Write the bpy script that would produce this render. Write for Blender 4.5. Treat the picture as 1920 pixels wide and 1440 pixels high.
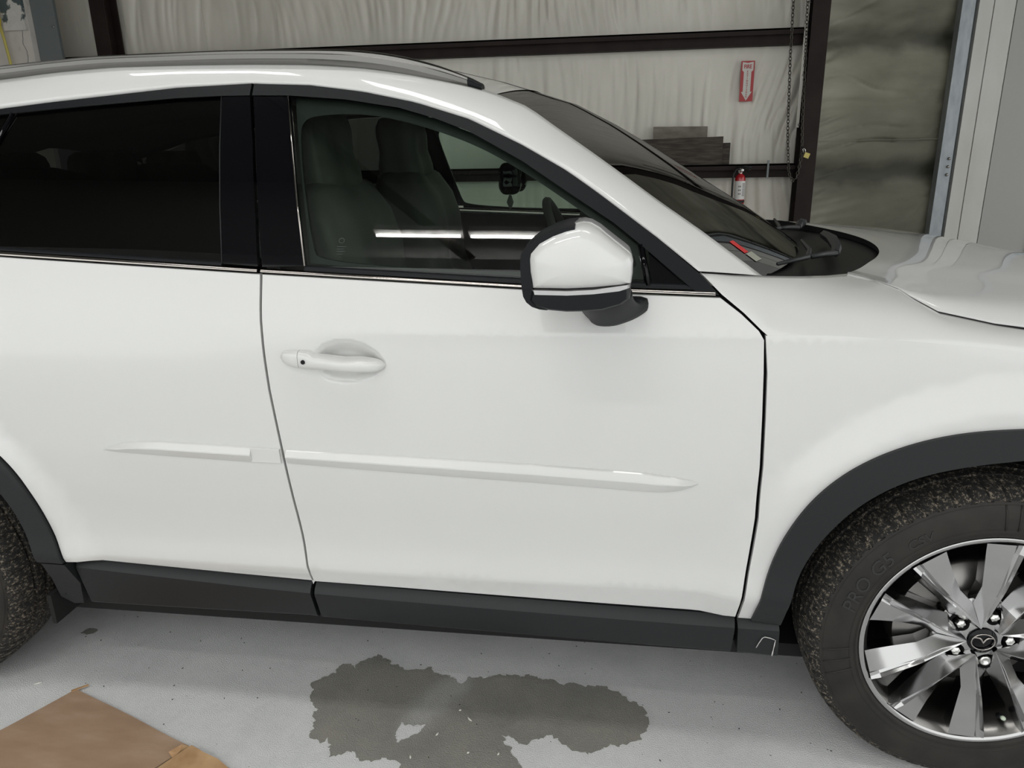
import bpy, bmesh, math, random
from mathutils import Vector, Matrix, noise
from mathutils.geometry import delaunay_2d_cdt
for o in list(bpy.data.objects): bpy.data.objects.remove(o)
SC=bpy.context.scene; COL=SC.collection
# ------------------------------------------------------------------ camera, sky, exposure
cam=bpy.data.cameras.new('camera'); camo=bpy.data.objects.new('camera',cam); COL.objects.link(camo)
cam.sensor_width=36; cam.lens=1400/1920*36; cam.clip_start=.05
PI_,YA,RO=math.radians(17.55334),math.radians(-8.17923),math.radians(-1.21058)
fw=Vector((math.sin(YA)*math.cos(PI_),math.cos(YA)*math.cos(PI_),-math.sin(PI_)))
rt=Vector((math.cos(YA),-math.sin(YA),0)); up=rt.cross(fw)
r2=math.cos(RO)*rt+math.sin(RO)*up; u2=-math.sin(RO)*rt+math.cos(RO)*up
M=Matrix((r2,u2,-fw)).transposed().to_4x4(); M.translation=(-.80044,-1.46169,1.38819)
camo.matrix_world=M; SC.camera=camo
w=bpy.data.worlds.new('overcast_sky'); SC.world=w; w.use_nodes=True
bg=w.node_tree.nodes['Background']; bg.inputs[0].default_value=(.985,1.0,.985,1); bg.inputs[1].default_value=.96
def area(name,loc,sx,sy,rot,power,col=(1,1,1)):
    l=bpy.data.lights.new(name,'AREA'); l.shape='RECTANGLE'; l.size=sx; l.size_y=sy; l.energy=power; l.color=col
    o=bpy.data.objects.new(name,l); o.location=loc; o.rotation_euler=rot; COL.objects.link(o); return o
SC.view_settings.view_transform='Standard'; SC.view_settings.look='None'; SC.view_settings.gamma=1
SC.view_settings.use_curve_mapping=False; SC.view_settings.exposure=0.64
SC.cycles.max_bounces=10; SC.cycles.diffuse_bounces=5; SC.cycles.glossy_bounces=5; SC.cycles.transparent_max_bounces=16
# ------------------------------------------------------------------ materials
def mat(name,col,rough=.5,metal=0,coat=0,spec=.5,emit=None,es=0):
    m=bpy.data.materials.new(name); m.use_nodes=True; b=m.node_tree.nodes['Principled BSDF']
    b.inputs['Base Color'].default_value=(*col,1); b.inputs['Roughness'].default_value=rough; b.inputs['Metallic'].default_value=metal
    b.inputs['Coat Weight'].default_value=coat; b.inputs['Coat Roughness'].default_value=.02; b.inputs['Specular IOR Level'].default_value=spec
    if emit: b.inputs['Emission Color'].default_value=(*emit,1); b.inputs['Emission Strength'].default_value=es
    return m
def nd(m,t,**k):
    n=m.node_tree.nodes.new(t)
    for a,b in k.items():
        if a in n.inputs: n.inputs[a].default_value=b
        else: setattr(n,a,b)
    return n
def lk(m,a,b): m.node_tree.links.new(a,b)
def noisy(m,scale,stops,stretch=(1,1,1),detail=4,bump=0,bscale=None,bdist=.002,rough=.55):
    """colour ramp over noise in object space, optional fine bump"""
    b=m.node_tree.nodes['Principled BSDF']
    tc=nd(m,'ShaderNodeTexCoord'); mp=nd(m,'ShaderNodeMapping'); mp.inputs['Scale'].default_value=stretch
    lk(m,tc.outputs['Object'],mp.inputs[0])
    n=nd(m,'ShaderNodeTexNoise',Scale=scale,Detail=detail,Roughness=rough); lk(m,mp.outputs[0],n.inputs['Vector'])
    r=nd(m,'ShaderNodeValToRGB'); e=r.color_ramp.elements
    while len(e)<len(stops): e.new(.5)
    for i,(p,c) in enumerate(stops): e[i].position=p; e[i].color=(*c,1)
    lk(m,n.outputs[0],r.inputs[0]); lk(m,r.outputs[0],b.inputs['Base Color'])
    if bump:
        n2=nd(m,'ShaderNodeTexNoise',Scale=bscale or scale*8,Detail=3); lk(m,tc.outputs['Object'],n2.inputs['Vector'])
        bp=nd(m,'ShaderNodeBump',Strength=bump,Distance=bdist); lk(m,n2.outputs[0],bp.inputs['Height']); lk(m,bp.outputs[0],b.inputs['Normal'])
    return m,r,tc
def glass(name,tint,ior=1.5,gloss=1.0):
    m=bpy.data.materials.new(name); m.use_nodes=True; t=m.node_tree; t.nodes.clear()
    o=nd(m,'ShaderNodeOutputMaterial'); mx=nd(m,'ShaderNodeMixShader'); f=nd(m,'ShaderNodeFresnel',IOR=ior)
    tr=nd(m,'ShaderNodeBsdfTransparent'); tr.inputs[0].default_value=(*tint,1); gl=nd(m,'ShaderNodeBsdfGlossy'); gl.inputs['Roughness'].default_value=.005; gl.inputs['Color'].default_value=(gloss,gloss,gloss,1)
    lk(m,f.outputs[0],mx.inputs[0]); lk(m,tr.outputs[0],mx.inputs[1]); lk(m,gl.outputs[0],mx.inputs[2]); lk(m,mx.outputs[0],o.inputs[0]); return m
PAINT=mat('white_pearl_paint',(.65,.652,.638),.38,0,1)
MATTE=mat('matte_black_plastic',(.022,.024,.026),.5,spec=.38); noisy(MATTE,900,[(.3,(.010,.0112,.0125)),(.7,(.0145,.0157,.0172))],bump=.12,bscale=2500,bdist=.0003)
FRAMEB=mat('window_frame_black',(.0065,.0075,.009),.45,spec=.2)
GLOSSB=mat('gloss_black',(.003,.003,.004),.04,0,0,.25)
COWLM=mat('cowl_black',(.005,.005,.006),.42,spec=.25)
VOID=mat('inner_black',(.006,.006,.006),.9)
CHROME=mat('bright_trim',(.44,.41,.385),.12,1)
RAILM=mat('satin_silver',(.215,.21,.20),.18,1)
RIMM=mat('machined_alloy',(.50,.50,.50),.17,1)
RIMD=mat('rim_barrel_alloy',(.33,.32,.305),.28,1)
STEEL=mat('steel',(.30,.29,.28),.4,1)
LUGM=mat('lug_steel',(.75,.74,.72),.18,1)
GLF=glass('green_tinted_glass',(.62,.72,.66)); GLW=glass('windshield_glass',(.20,.24,.21),1.3,.36); GLR=glass('privacy_glass',(.07,.075,.07))
SEATM=mat('dark_leather',(.15,.145,.13),.5); TRIMI=mat('dark_cabin_plastic',(.05,.053,.05),.6); LINER=mat('grey_headliner',(.16,.155,.145),.9)
SIGC=mat('clear_lens',(.55,.55,.55),.08,.6)
# ------------------------------------------------------------------ mesh helpers
ROOTLOC={}; MIR=False
def mk(name,v,f,m,parent=None,normals=None,smooth=True,label=None,kind=None):
    v=[tuple(p) for p in v]
    if MIR:
        v=[(x,1.84-y,z) for x,y,z in v]; f=[tuple(reversed(q)) for q in f]
        if normals: normals=[(a,-b,c) for a,b,c in normals]
    L=ROOTLOC.get(parent.name,(0,0,0)) if parent else (0,0,0)
    if parent: v=[(a-L[0],b-L[1],c-L[2]) for a,b,c in v]
    me=bpy.data.meshes.new(name); me.from_pydata(v,[],f); me.update()
    ms=m if isinstance(m,(list,tuple)) else [m]
    for q in ms: me.materials.append(q)
    if smooth: me.polygons.foreach_set('use_smooth',[True]*len(me.polygons))
    if normals: me.normals_split_custom_set_from_vertices(normals)
    o=bpy.data.objects.new(name,me); COL.objects.link(o)
    if parent: o.parent=parent; ROOTLOC[o.name]=L
    if label: o['label']=label
    if kind: o['kind']=kind
    return o
def empty(name,loc,label=None,cat=None,parent=None,group=None):
    o=bpy.data.objects.new(name,None); COL.objects.link(o); o.empty_display_size=.1
    if parent:
        L=ROOTLOC[parent.name]; o.parent=parent; o.location=[loc[i]-L[i] for i in range(3)]
    else: o.location=loc
    ROOTLOC[o.name]=tuple(loc)
    if label: o['label']=label
    if cat: o['category']=cat
    if group: o['group']=group
    return o
def tag(o,label=None,cat=None,group=None,kind=None):
    for k,x in (('label',label),('category',cat),('group',group),('kind',kind)):
        if x: o[k]=x
    return o
class MB:
    def __init__(s): s.v=[]; s.f=[]
    def add(s,v,f):
        b=len(s.v); s.v+=[tuple(p) for p in v]; s.f+=[tuple(b+i for i in q) for q in f]; return s
    def box(s,a,b,rot=None,org=None):
        x0,y0,z0=a; x1,y1,z1=b
        v=[Vector(p) for p in ((x0,y0,z0),(x1,y0,z0),(x1,y1,z0),(x0,y1,z0),(x0,y0,z1),(x1,y0,z1),(x1,y1,z1),(x0,y1,z1))]
        if rot is not None:
            o=Vector(org or (0,0,0)); v=[o+rot@(p-o) for p in v]
        return s.add(v,[(0,3,2,1),(4,5,6,7),(0,1,5,4),(1,2,6,5),(2,3,7,6),(3,0,4,7)])
    def lathe(s,prof,n,axis='y',c=(0,0,0),a0=0,a1=2*math.pi,flip=False):
        full=abs(a1-a0-2*math.pi)<1e-6; v=[];f=[]; m=len(prof); k=n if full else n+1
        for i in range(k):
            a=a0+(a1-a0)*i/n; ca,sa=math.cos(a),math.sin(a)
            for h,r in prof:
                v.append((c[0]+r*ca,c[1]+h,c[2]+r*sa) if axis=='y' else ((c[0]+r*ca,c[1]+r*sa,c[2]+h) if axis=='z' else (c[0]+h,c[1]+r*ca,c[2]+r*sa)))
        for i in range(n):
            j=(i+1)%k
            for q in range(m-1):
                t=(i*m+q,i*m+q+1,j*m+q+1,j*m+q); f.append(t if not flip else t[::-1])
        return s.add(v,f)
    def tube(s,pts,r,n=8,cap=True):
        pts=[Vector(p) for p in pts]; m=len(pts); v=[];f=[]; pn=None
        for i,p in enumerate(pts):
            d=(pts[min(i+1,m-1)]-pts[max(i-1,0)]).normalized()
            if pn is None: pn=d.orthogonal().normalized()
            a=(pn-d*pn.dot(d)).normalized(); pn=a; b=d.cross(a); rr=r[i] if isinstance(r,(list,tuple)) else r
            for k in range(n):
                t=2*math.pi*k/n; v.append(p+a*(rr*math.cos(t))+b*(rr*math.sin(t)))
        for i in range(m-1):
            for k in range(n): f.append((i*n+k,i*n+(k+1)%n,(i+1)*n+(k+1)%n,(i+1)*n+k))
        if cap: f.append(tuple(reversed(range(n)))); f.append(tuple(range((m-1)*n,m*n)))
        return s.add(v,f)
    def grid(s,rows):
        n=len(rows[0]); v=[p for r in rows for p in r]; f=[]
        for i in range(len(rows)-1):
            for j in range(n-1): f.append((i*n+j,i*n+j+1,(i+1)*n+j+1,(i+1)*n+j))
        return s.add(v,f)
    def out(s,name,m,parent=None,**k): return mk(name,s.v,s.f,m,parent,**k)
def pchip(tab):
    xs=[a for a,b in tab]; ys=[b for a,b in tab]; n=len(xs)
    h=[xs[i+1]-xs[i] for i in range(n-1)]; d=[(ys[i+1]-ys[i])/h[i] for i in range(n-1)]
    m=[d[0]]+[0 if d[i-1]*d[i]<=0 else 2*d[i-1]*d[i]/(d[i-1]+d[i]) for i in range(1,n-1)]+[d[-1]]
    def f(x):
        if x<=xs[0]: return ys[0]+m[0]*(x-xs[0])
        if x>=xs[-1]: return ys[-1]+m[-1]*(x-xs[-1])
        i=0
        while x>xs[i+1]: i+=1
        t=(x-xs[i])/h[i]; t2=t*t; t3=t2*t
        return (2*t3-3*t2+1)*ys[i]+(t3-2*t2+t)*h[i]*m[i]+(-2*t3+3*t2)*ys[i+1]+(t3-t2)*h[i]*m[i+1]
    return f
def lin(tab):
    def f(x):
        if x<=tab[0][0]: return tab[0][1]
        for (a,b),(c,d) in zip(tab,tab[1:]):
            if x<=c: return b+(d-b)*(x-a)/(c-a)
        return tab[-1][1]
    return f
def sstep(a,b,x):
    t=min(1,max(0,(x-a)/(b-a))); return t*t*(3-2*t)
# ------------------------------------------------------------------ car body side surface  Y = g(X,Z)
LOW=pchip([(.12,.12),(.22,.078),(.30,.056),(.40,.036),(.445,.020),(.50,.023),(.56,.019),(.64,.009),(.75,.001),(.85,0),(.95,.001),(1.02,.004),(1.05,.004),(1.3,.004)])
BELT=pchip([(-3.6,1.30),(-2.19,1.183),(-1.565,1.140),(-.6,1.101),(1,1.0)])
ZC=1.027; RX=-2.66; WZ=.352
def g(X,Z):
    w=.0022+.035*sstep(-1.25,-1.9,X)+.03*sstep(-.3,.1,X)
    e=(Z-ZC)/w
    y=LOW(Z)+.45*w*(math.log1p(math.exp(e)) if e<30 else e)
    dz=Z-BELT(X)
    if dz>0:
        y+=.25*dz*dz
        if X>-1: y+=.10*(X+1)**2*min(1,dz/.1)
    y+=.010*(X+1.35)**2
    if X>.25:
        q=min(.995,(X-.25)/.72); y+=.80*(1-math.sqrt(1-q*q))
    if X<-2.9:
        q=min(.995,(-2.9-X)/.80); y+=.75*(1-math.sqrt(1-q*q))
    if Z<1.0:
        for cx in (0,RX):
            r=math.hypot(X-cx,Z-WZ)
            if r<.62: y-=.024*sstep(.61,.53,r)*sstep(.30,.42,Z)
    return y
def gn(X,Z,G=None):
    G=G or g; e=8e-4
    a=(G(X+e,Z)-G(X-e,Z))/(2*e); b=(G(X,Z+e)-G(X,Z-e))/(2*e); l=math.sqrt(a*a+1+b*b)
    return (a/l,-1/l,b/l)
def resample(poly,sp,closed=True):
    out=[]; n=len(poly)
    for i in range(n if closed else n-1):
        a,b=poly[i],poly[(i+1)%n]; d=math.dist(a,b); k=max(1,math.ceil(d/sp))
        out+=[tuple(a[j]+(b[j]-a[j])*t/k for j in range(len(a))) for t in range(k)]
    if not closed: out.append(tuple(poly[-1]))
    return out
def smoothpoly(p,it=1):
    """Chaikin smoothing of an open polyline"""
    for _ in range(2): p=[p[0]]+[tuple(.5*b[j]+.25*(a[j]+c[j]) for j in range(len(b))) for a,b,c in zip(p,p[1:],p[2:])]+[p[-1]]
    for _ in range(it+1):
        q=[p[0]]
        for a,b in zip(p,p[1:]):
            q.append(tuple(.75*a[j]+.25*b[j] for j in range(len(a)))); q.append(tuple(.25*a[j]+.75*b[j] for j in range(len(a))))
        q.append(p[-1]); p=q
    return p
def rounded(p,it=2):
    for _ in range(it):
        q=[]
        for a,b in zip(p,p[1:]+p[:1]): q+=[(.75*a[0]+.25*b[0],.75*a[1]+.25*b[1]),(.25*a[0]+.75*b[0],.25*a[1]+.75*b[1])]
        p=q
    return p
def inside(p,poly):
    x,y=p; c=False; n=len(poly); j=n-1
    for i in range(n):
        xi,yi=poly[i]; xj,yj=poly[j]
        if (yi>y)!=(yj>y) and x<(xj-xi)*(y-yi)/(yj-yi)+xi: c=not c
        j=i
    return c
def segdist(p,poly):
    m=9
    for a,b in zip(poly,poly[1:]+poly[:1]):
        dx,dy=b[0]-a[0],b[1]-a[1]; l=dx*dx+dy*dy
        t=0 if l==0 else max(0,min(1,((p[0]-a[0])*dx+(p[1]-a[1])*dy)/l))
        m=min(m,math.hypot(p[0]-a[0]-t*dx,p[1]-a[1]-t*dy))
    return m
def sarea(p): return .5*sum(a[0]*b[1]-b[0]*a[1] for a,b in zip(p,p[1:]+p[:1]))
def shrink(poly,d):
    if sarea(poly)<0: poly=poly[::-1]
    out=[]; n=len(poly)
    for i in range(n):
        a,b,c=Vector(poly[i-1]),Vector(poly[i]),Vector(poly[(i+1)%n])
        e1=(b-a).normalized(); e2=(c-b).normalized(); n1=Vector((-e1.y,e1.x)); n2=Vector((-e2.y,e2.x)); m=(n1+n2)
        if m.length<1e-4: m=n1
        m.normalize(); k=max(.35,m.dot(n1)); q=b+m*(d/k); out.append((q.x,q.y))
    return out
def tri2d(poly,sp,holes=(),extra=()):
    bp=resample(poly,sp); loops=[bp]+[resample(h,sp*.6) for h in holes]
    V=[];E=[]
    for lp in loops:
        b=len(V); V+=lp; E+=[(b+i,b+(i+1)%len(lp)) for i in range(len(lp))]
    xs=[p[0] for p in bp]; zs=[p[1] for p in bp]
    pts=list(extra); nx=int((max(xs)-min(xs))/sp); nz=int((max(zs)-min(zs))/sp)
    for i in range(1,nx+1):
        for j in range(1,nz+1): pts.append((min(xs)+i*sp,min(zs)+(j+.5*(i%2)*.2)*sp))
    for p in pts:
        if inside(p,bp) and not any(inside(p,h) for h in loops[1:]) and min(segdist(p,l) for l in loops)>sp*.3: V.append(p)
    r=delaunay_2d_cdt([Vector(p) for p in V],E,[],1 if not holes else 0,1e-6,False)
    v=[(p.x,p.y) for p in r[0]]; f=[]
    for q in r[2]:
        c=(sum(v[i][0] for i in q)/len(q),sum(v[i][1] for i in q)/len(q))
        if inside(c,bp) and not any(inside(c,h) for h in loops[1:]):
            a=sarea([v[i] for i in q]); f.append(tuple(q) if a>0 else tuple(reversed(q)))
    return v,f
def panel(name,poly,m,parent,off=0.,sp=.03,flange=.014,gap=.002,holes=(),extra=(),G=None,label=None):
    """a pressed panel lying on the body surface, edges turned inwards"""
    G=G or g
    if gap: poly=shrink(poly,gap)
    v2,f=tri2d(poly,sp,holes,extra)
    # CCW in (X,Z) seen from -Y is outward
    V=[(x,G(x,z)+off,z) for x,z in v2]; N=[gn(x,z,G) for x,z in v2]; F=list(f)
    if flange:
        cnt={}
        for q in f:
            for a,b in zip(q,q[1:]+q[:1]): cnt[(a,b)]=1
        for (a,b) in list(cnt):
            if (b,a) in cnt: continue
            pa,pb=V[a],V[b]; d=Vector((pb[0]-pa[0],pb[2]-pa[2])); 
            if d.length<1e-7: continue
            d.normalize(); nn=(d.y,0,-d.x); k=len(V)
            V+=[pa,pb,(pb[0],pb[1]+flange,pb[2]),(pa[0],pa[1]+flange,pa[2])]; N+=[nn]*4; F.append((k+1,k,k+3,k+2))
    return mk(name,V,F,m,parent,normals=N,label=label)
def sect(name,secs,m,parent=None,closed=True,cap=True,smooth=True,label=None):
    """loft through sections (lists of points)"""
    n=len(secs[0]); V=[p for s in secs for p in s]; F=[]
    for i in range(len(secs)-1):
        for j in range(n if closed else n-1):
            k=(j+1)%n; F.append((i*n+j,(i+1)*n+j,(i+1)*n+k,i*n+k))
    if cap: F.append(tuple(range(n))); F.append(tuple(reversed(range((len(secs)-1)*n,len(secs)*n))))
    return mk(name,V,F,m,parent,smooth=smooth,label=label)
def angle_smooth(o,deg=35):
    me=o.data; bm=bmesh.new(); bm.from_mesh(me); bmesh.ops.recalc_face_normals(bm,faces=bm.faces)
    for e in bm.edges:
        if len(e.link_faces)==2 and e.calc_face_angle(0)>math.radians(deg): e.smooth=False
    bm.to_mesh(me); bm.free(); return o
def fixn(o):
    bm=bmesh.new(); bm.from_mesh(o.data); bmesh.ops.recalc_face_normals(bm,faces=bm.faces); bm.to_mesh(o.data); bm.free(); return o
def softbox(name,c,size,m,parent,taper=1.0,lean=0.0,sub=2,label=None,bulge=0):
    """rounded cushion: subdivided box"""
    bm=bmesh.new(); bmesh.ops.create_cube(bm,size=1)
    bmesh.ops.subdivide_edges(bm,edges=bm.edges,cuts=1,use_grid_fill=True)
    for vv in bm.verts:
        x,y,z=vv.co; t=(z+.5); k=1+(taper-1)*t
        vv.co=Vector((c[0]+x*size[0]*k+lean*(t-.5)*size[2],c[1]+y*size[1]*k,c[2]+z*size[2]))
    for _ in range(sub): bmesh.ops.subdivide_edges(bm,edges=bm.edges,cuts=1,use_grid_fill=True,smooth=.55)
    v=[tuple(p.co) for p in bm.verts]; bm.verts.index_update(); f=[tuple(q.index for q in p.verts) for p in bm.faces]; bm.free()
    return fixn(mk(name,v,f,m,parent,label=label))
def textmesh(s,size,align='CENTER'):
    cu=bpy.data.curves.new('t','FONT'); cu.body=s; cu.size=size; cu.align_x=align; cu.align_y='CENTER'; cu.resolution_u=3
    o=bpy.data.objects.new('t',cu); COL.objects.link(o); dg=bpy.context.evaluated_depsgraph_get(); e=o.evaluated_get(dg); me=e.to_mesh()
    v=[tuple(p.co) for p in me.vertices]; f=[tuple(p.vertices) for p in me.polygons]; e.to_mesh_clear(); bpy.data.objects.remove(o); return v,f
# ------------------------------------------------------------------ the setting
rnd=random.Random(4)
def nz(x,y,z=0): return noise.noise(Vector((x,y,z)))
CONC=mat('concrete',(.42,.42,.41),.8,spec=.25)
def concrete(m,stops,bump):
    noisy(m,3.2,stops,detail=12,bump=bump,bscale=330,bdist=.0032,rough=.78)
concrete(CONC,[(.28,(.60,.605,.605)),(.5,(.71,.712,.71)),(.72,(.78,.778,.77))],1.0)
DAMP=mat('damp_concrete',(.14,.135,.12),.55,spec=.35); concrete(DAMP,[(.3,(.205,.20,.182)),(.5,(.265,.258,.232)),(.7,(.325,.308,.268))],1.0)
INS=mat('white_vinyl_insulation',(.50,.485,.45),.27,spec=.6); noisy(INS,1.3,[(.3,(.57,.55,.48)),(.55,(.67,.645,.57)),(.75,(.73,.705,.63))],(1,1,.6),5,bump=.12,bscale=420,bdist=.0015)
FOIL=mat('dirty_shaded_foil_insulation',(.26,.255,.21),.42,.25,spec=.4); noisy(FOIL,1.7,[(.3,(.15,.146,.115)),(.5,(.25,.246,.197)),(.7,(.33,.322,.263))],(.6,.6,1.6),6,bump=.25,bscale=160,bdist=.002)
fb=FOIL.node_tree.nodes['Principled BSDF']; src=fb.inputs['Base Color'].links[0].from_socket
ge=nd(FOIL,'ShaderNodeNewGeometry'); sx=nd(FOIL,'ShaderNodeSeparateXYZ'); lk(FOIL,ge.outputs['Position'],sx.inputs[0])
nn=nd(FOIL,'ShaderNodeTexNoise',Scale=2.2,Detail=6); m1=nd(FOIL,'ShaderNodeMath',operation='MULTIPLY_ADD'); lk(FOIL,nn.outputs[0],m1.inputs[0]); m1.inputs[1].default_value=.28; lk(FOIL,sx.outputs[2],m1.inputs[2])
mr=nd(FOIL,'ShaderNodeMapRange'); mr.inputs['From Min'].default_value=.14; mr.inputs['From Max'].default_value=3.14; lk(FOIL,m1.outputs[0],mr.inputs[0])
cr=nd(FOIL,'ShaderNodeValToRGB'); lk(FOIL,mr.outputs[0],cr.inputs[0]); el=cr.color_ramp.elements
for p,c in ((0,.5),(.30,.72),(.335,.62),(.36,.30),(.385,.28),(.42,.62),(.50,.80),(.60,1.0),(.68,.95),(.712,.42),(.735,.40),(.765,.8),(1,.9)):  # two dark bands paint the folds' shade into the colour; bottom darker
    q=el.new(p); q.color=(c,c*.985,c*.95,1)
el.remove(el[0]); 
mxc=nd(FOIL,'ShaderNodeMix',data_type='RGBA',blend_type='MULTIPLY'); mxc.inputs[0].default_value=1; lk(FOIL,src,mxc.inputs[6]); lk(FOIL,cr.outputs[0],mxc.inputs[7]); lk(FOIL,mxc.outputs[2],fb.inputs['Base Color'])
BROWN=mat('brown_red_primer_steel',(.040,.023,.020),.6,spec=.2); noisy(BROWN,6,[(.3,(.014,.009,.008)),(.7,(.024,.016,.014))])
GALV=mat('galvanised_steel',(.36,.41,.46),.42,.6); noisy(GALV,30,[(.3,(.215,.235,.25)),(.7,(.29,.31,.325))],(1,1,.3))
POST=mat('pale_grey_painted_steel',(.50,.495,.465),.5); noisy(POST,5,[(.3,(.46,.455,.425)),(.7,(.53,.525,.50))],(1,1,.4),6)
GREYW=mat('grey_panel',(.32,.32,.305),.5); GREYM=mat('dark_grey_sheet_metal',(.16,.18,.185),.42,.2)
PLASTER=mat('off_white_plaster',(.60,.57,.53),.8); noisy(PLASTER,9,[(.28,(.42,.39,.35)),(.42,(.58,.55,.51)),(.7,(.63,.60,.56))],(1,1,.7),8)
CEILM=mat('ceiling_sheet',(.17,.165,.155),.8)
fl=MB().box((-14,-22,-.12),(10,6.4,0)).out('floor',CONC,smooth=False,kind='structure')
MB().box((-9,-2.48,4.8),(4.3,6.4,4.92)).out('ceiling',CEILM,smooth=False,kind='structure')
# back wall: draped vinyl-faced insulation between brown girts and columns
G1,G2=(2.14,2.255),(1.105,1.215)
def drape(x,z):
    a=.012*nz(x*3.1+9,z*.35)+.022*abs(nz(x*7.3+.35*nz(x*2,z*1.5),z*.55+3))*(.3+1.4*abs(nz(x*.8+1,z*.6+2)))+.010*nz(x*19+2*nz(x*1.2,z*.9),z*.7+7)*(.25+abs(nz(x*.9+4,z*.8))*2.2)-.016*(1-abs(nz(x*11+3*nz(x*.9,z*.8,4),z*.45+11)))**7*(.3+2.4*abs(nz(x*.7+9,z*.55)))
    a*=.45+.55*sstep(-2.6,-.9,x)
    d=min(abs(z-2.2),abs(z-1.16)); k=.35+.65*sstep(.05,.35,d)
    b=.02*nz(x*.8,z*.9+20)
    # sharp pulls radiating up from the lower girt
    u=z-1.21
    if 0<u<.85:
        s=x+.10*u*math.sin(x*3.0); a+=.022*(1-u/.85)*abs(nz(s*14,5.2))*sstep(-.9,-.2,x)
    return a*k*1.35+b
xs=[-6.6+.0145*i for i in range(int((.86+6.6)/.0145)+1)]; zs=[0,.3,.6,.8]+[.84+.035*i for i in range(60)]+[3.0,3.3,3.6,4.0,4.4,4.9]
rows=[[(x,5.47-drape(x,z),z) for x in xs] for z in zs]
wb=MB().grid(rows).out('wall_back',INS,kind='structure')
def girt(z0,z1):
    m=MB(); X0,X1=-6.6,.66
    m.box((X0,5.30,z1-.012),(X1,5.46,z1)); m.box((X0,5.36,z0),(X1,5.375,z1)); m.box((X0,5.30,z1-.045),(X1,5.312,z1)); m.box((X0,5.37,z0),(X1,5.47,z0+.012))
    return m.out('steel_girt',BROWN,wb,smooth=False)
girt(*G1); girt(*G2)
def column(x0,x1,y0):
    m=MB(); xm=(x0+x1)/2
    m.box((x0,y0,0),(x1,y0+.012,4.8)); m.box((xm-.006,y0+.012,0),(xm+.006,5.44,4.8)); m.box((x0,5.40,0),(x1,5.415,4.8))
    return m.out('steel_column',BROWN,wb,smooth=False)
column(-5.44,-5.30,5.22); column(.668,.80,5.22)
MB().box((.43,5.285,1.10),(.445,5.30,1.245)).out('girt_strap',GREYM,wb,smooth=False)
MB().box((.632,5.285,1.5),(.655,5.30,4.8)).out('edge_tape',INS,wb,smooth=False)
for zz in (2.43,1.9,1.52): MB().lathe([(0,0),(0,.011),(.012,.008),(.013,0)],10,'y',(.655,5.28,zz),flip=True).out('bolt_head',STEEL,wb)
# insulated sliding door leaf receding to the right of the column
d1=empty('door_1',(1.4,5.7,0)); d1['kind']='structure'
def leaf(u,z,off=0):
    x=.79+u*1.25; y=5.42+u*.45
    return (x-.34*off,y-.94*off,z)
def foil(u,z):
    dg=z-.30*u
    a=.012*abs(nz(dg*9+.5*nz(u*3,z),u*1.4,3))+.007*nz(dg*21,u*3,8)*(.3+abs(nz(u*1.5,z*1.1,9))*1.8)
    b=.055*(math.exp(-((z-2.18-.04*u)/.09)**2)+math.exp(-((z-1.13+.02*u)/.09)**2))
    c=-.013*(1-abs(nz(dg*6.5+1.5*nz(u*2,z*1.4,7),u*.8,2)))**9*(.2+2.2*abs(nz(u*1.3,z*1.6,14)))
    return a-b+c+.012*nz(u*2,z*2,5)
us=[i/140 for i in range(141)]; zz=[.0,.4]+[.6+.0135*i for i in range(150)]+[3.0,4.2]
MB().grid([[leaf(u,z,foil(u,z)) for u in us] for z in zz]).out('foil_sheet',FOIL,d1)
def strip(u0,u1,z0,z1,o0,o1,name,m):
    b=MB(); P=[leaf(u,z,o) for o in (o0,o1) for z in (z0,z1) for u in (u0,u1)]
    b.add(P,[(0,1,3,2),(4,6,7,5),(0,4,5,1),(2,3,7,6),(0,2,6,4),(1,5,7,3)]); return fixn(b.out(name,m,d1,smooth=False))
strip(.955,1.085,0,4.2,-.02,.05,'leaf_frame',GREYM); strip(.0,.015,0,4.2,.0,.06,'leaf_edge_trim',GALV)
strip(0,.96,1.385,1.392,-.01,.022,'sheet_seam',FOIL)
for k in range(7): 
    p=leaf(.966,.70+.33*k,.05); MB().lathe([(-.012,0),(-.012,.012),(.0,.014)],8,'y',p).out('bolt_head',VOID,d1)
t1=MB().box((1.655,4.96,0),(1.745,5.05,4.8)).out('trim_1',GALV,smooth=False,kind='structure')
for z in (1.12,1.18,1.24): MB().lathe([(-.015,0),(-.015,.010),(.0,.012)],8,'y',(1.72,4.96,z)).out('track_bolt',STEEL,t1)
t2=MB().box((1.748,5.02,0),(1.775,5.1,4.8)).out('trim_2',GREYM,smooth=False,kind='structure')
t3=MB().box((1.775,4.97,0),(1.872,5.1,4.8)).box((1.872,4.985,0),(1.88,5.1,4.8)).box((1.88,4.97,0),(2.022,5.1,4.8)).out('trim_3',POST,smooth=False,kind='structure')
t4=MB().box((2.022,5.03,0),(2.042,5.1,4.8)).out('trim_4',VOID,smooth=False,kind='structure')
wr=MB().box((2.042,5.0,0),(2.40,5.1,4.8)).box((2.46,5.0,0),(4.3,5.1,4.8)).box((4.2,-2.48,4.1),(4.3,5.1,4.8)).box((4.2,4.5,0),(4.3,5.1,4.1)).box((4.2,-2.48,0),(4.3,-2.1,4.1)).out('wall_right',GREYW,smooth=False,kind='structure')
MB().box((2.40,4.985,0),(2.46,5.1,4.8)).out('trim_5',GALV,smooth=False,kind='structure')
for xs_ in (-4.52,-3.82): MB().tube([(xs_,5.464-drape(xs_,z),z) for z in [.9+.06*i for i in range(60)]],.004,5).out('sheet_seam',INS,wb)
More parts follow.
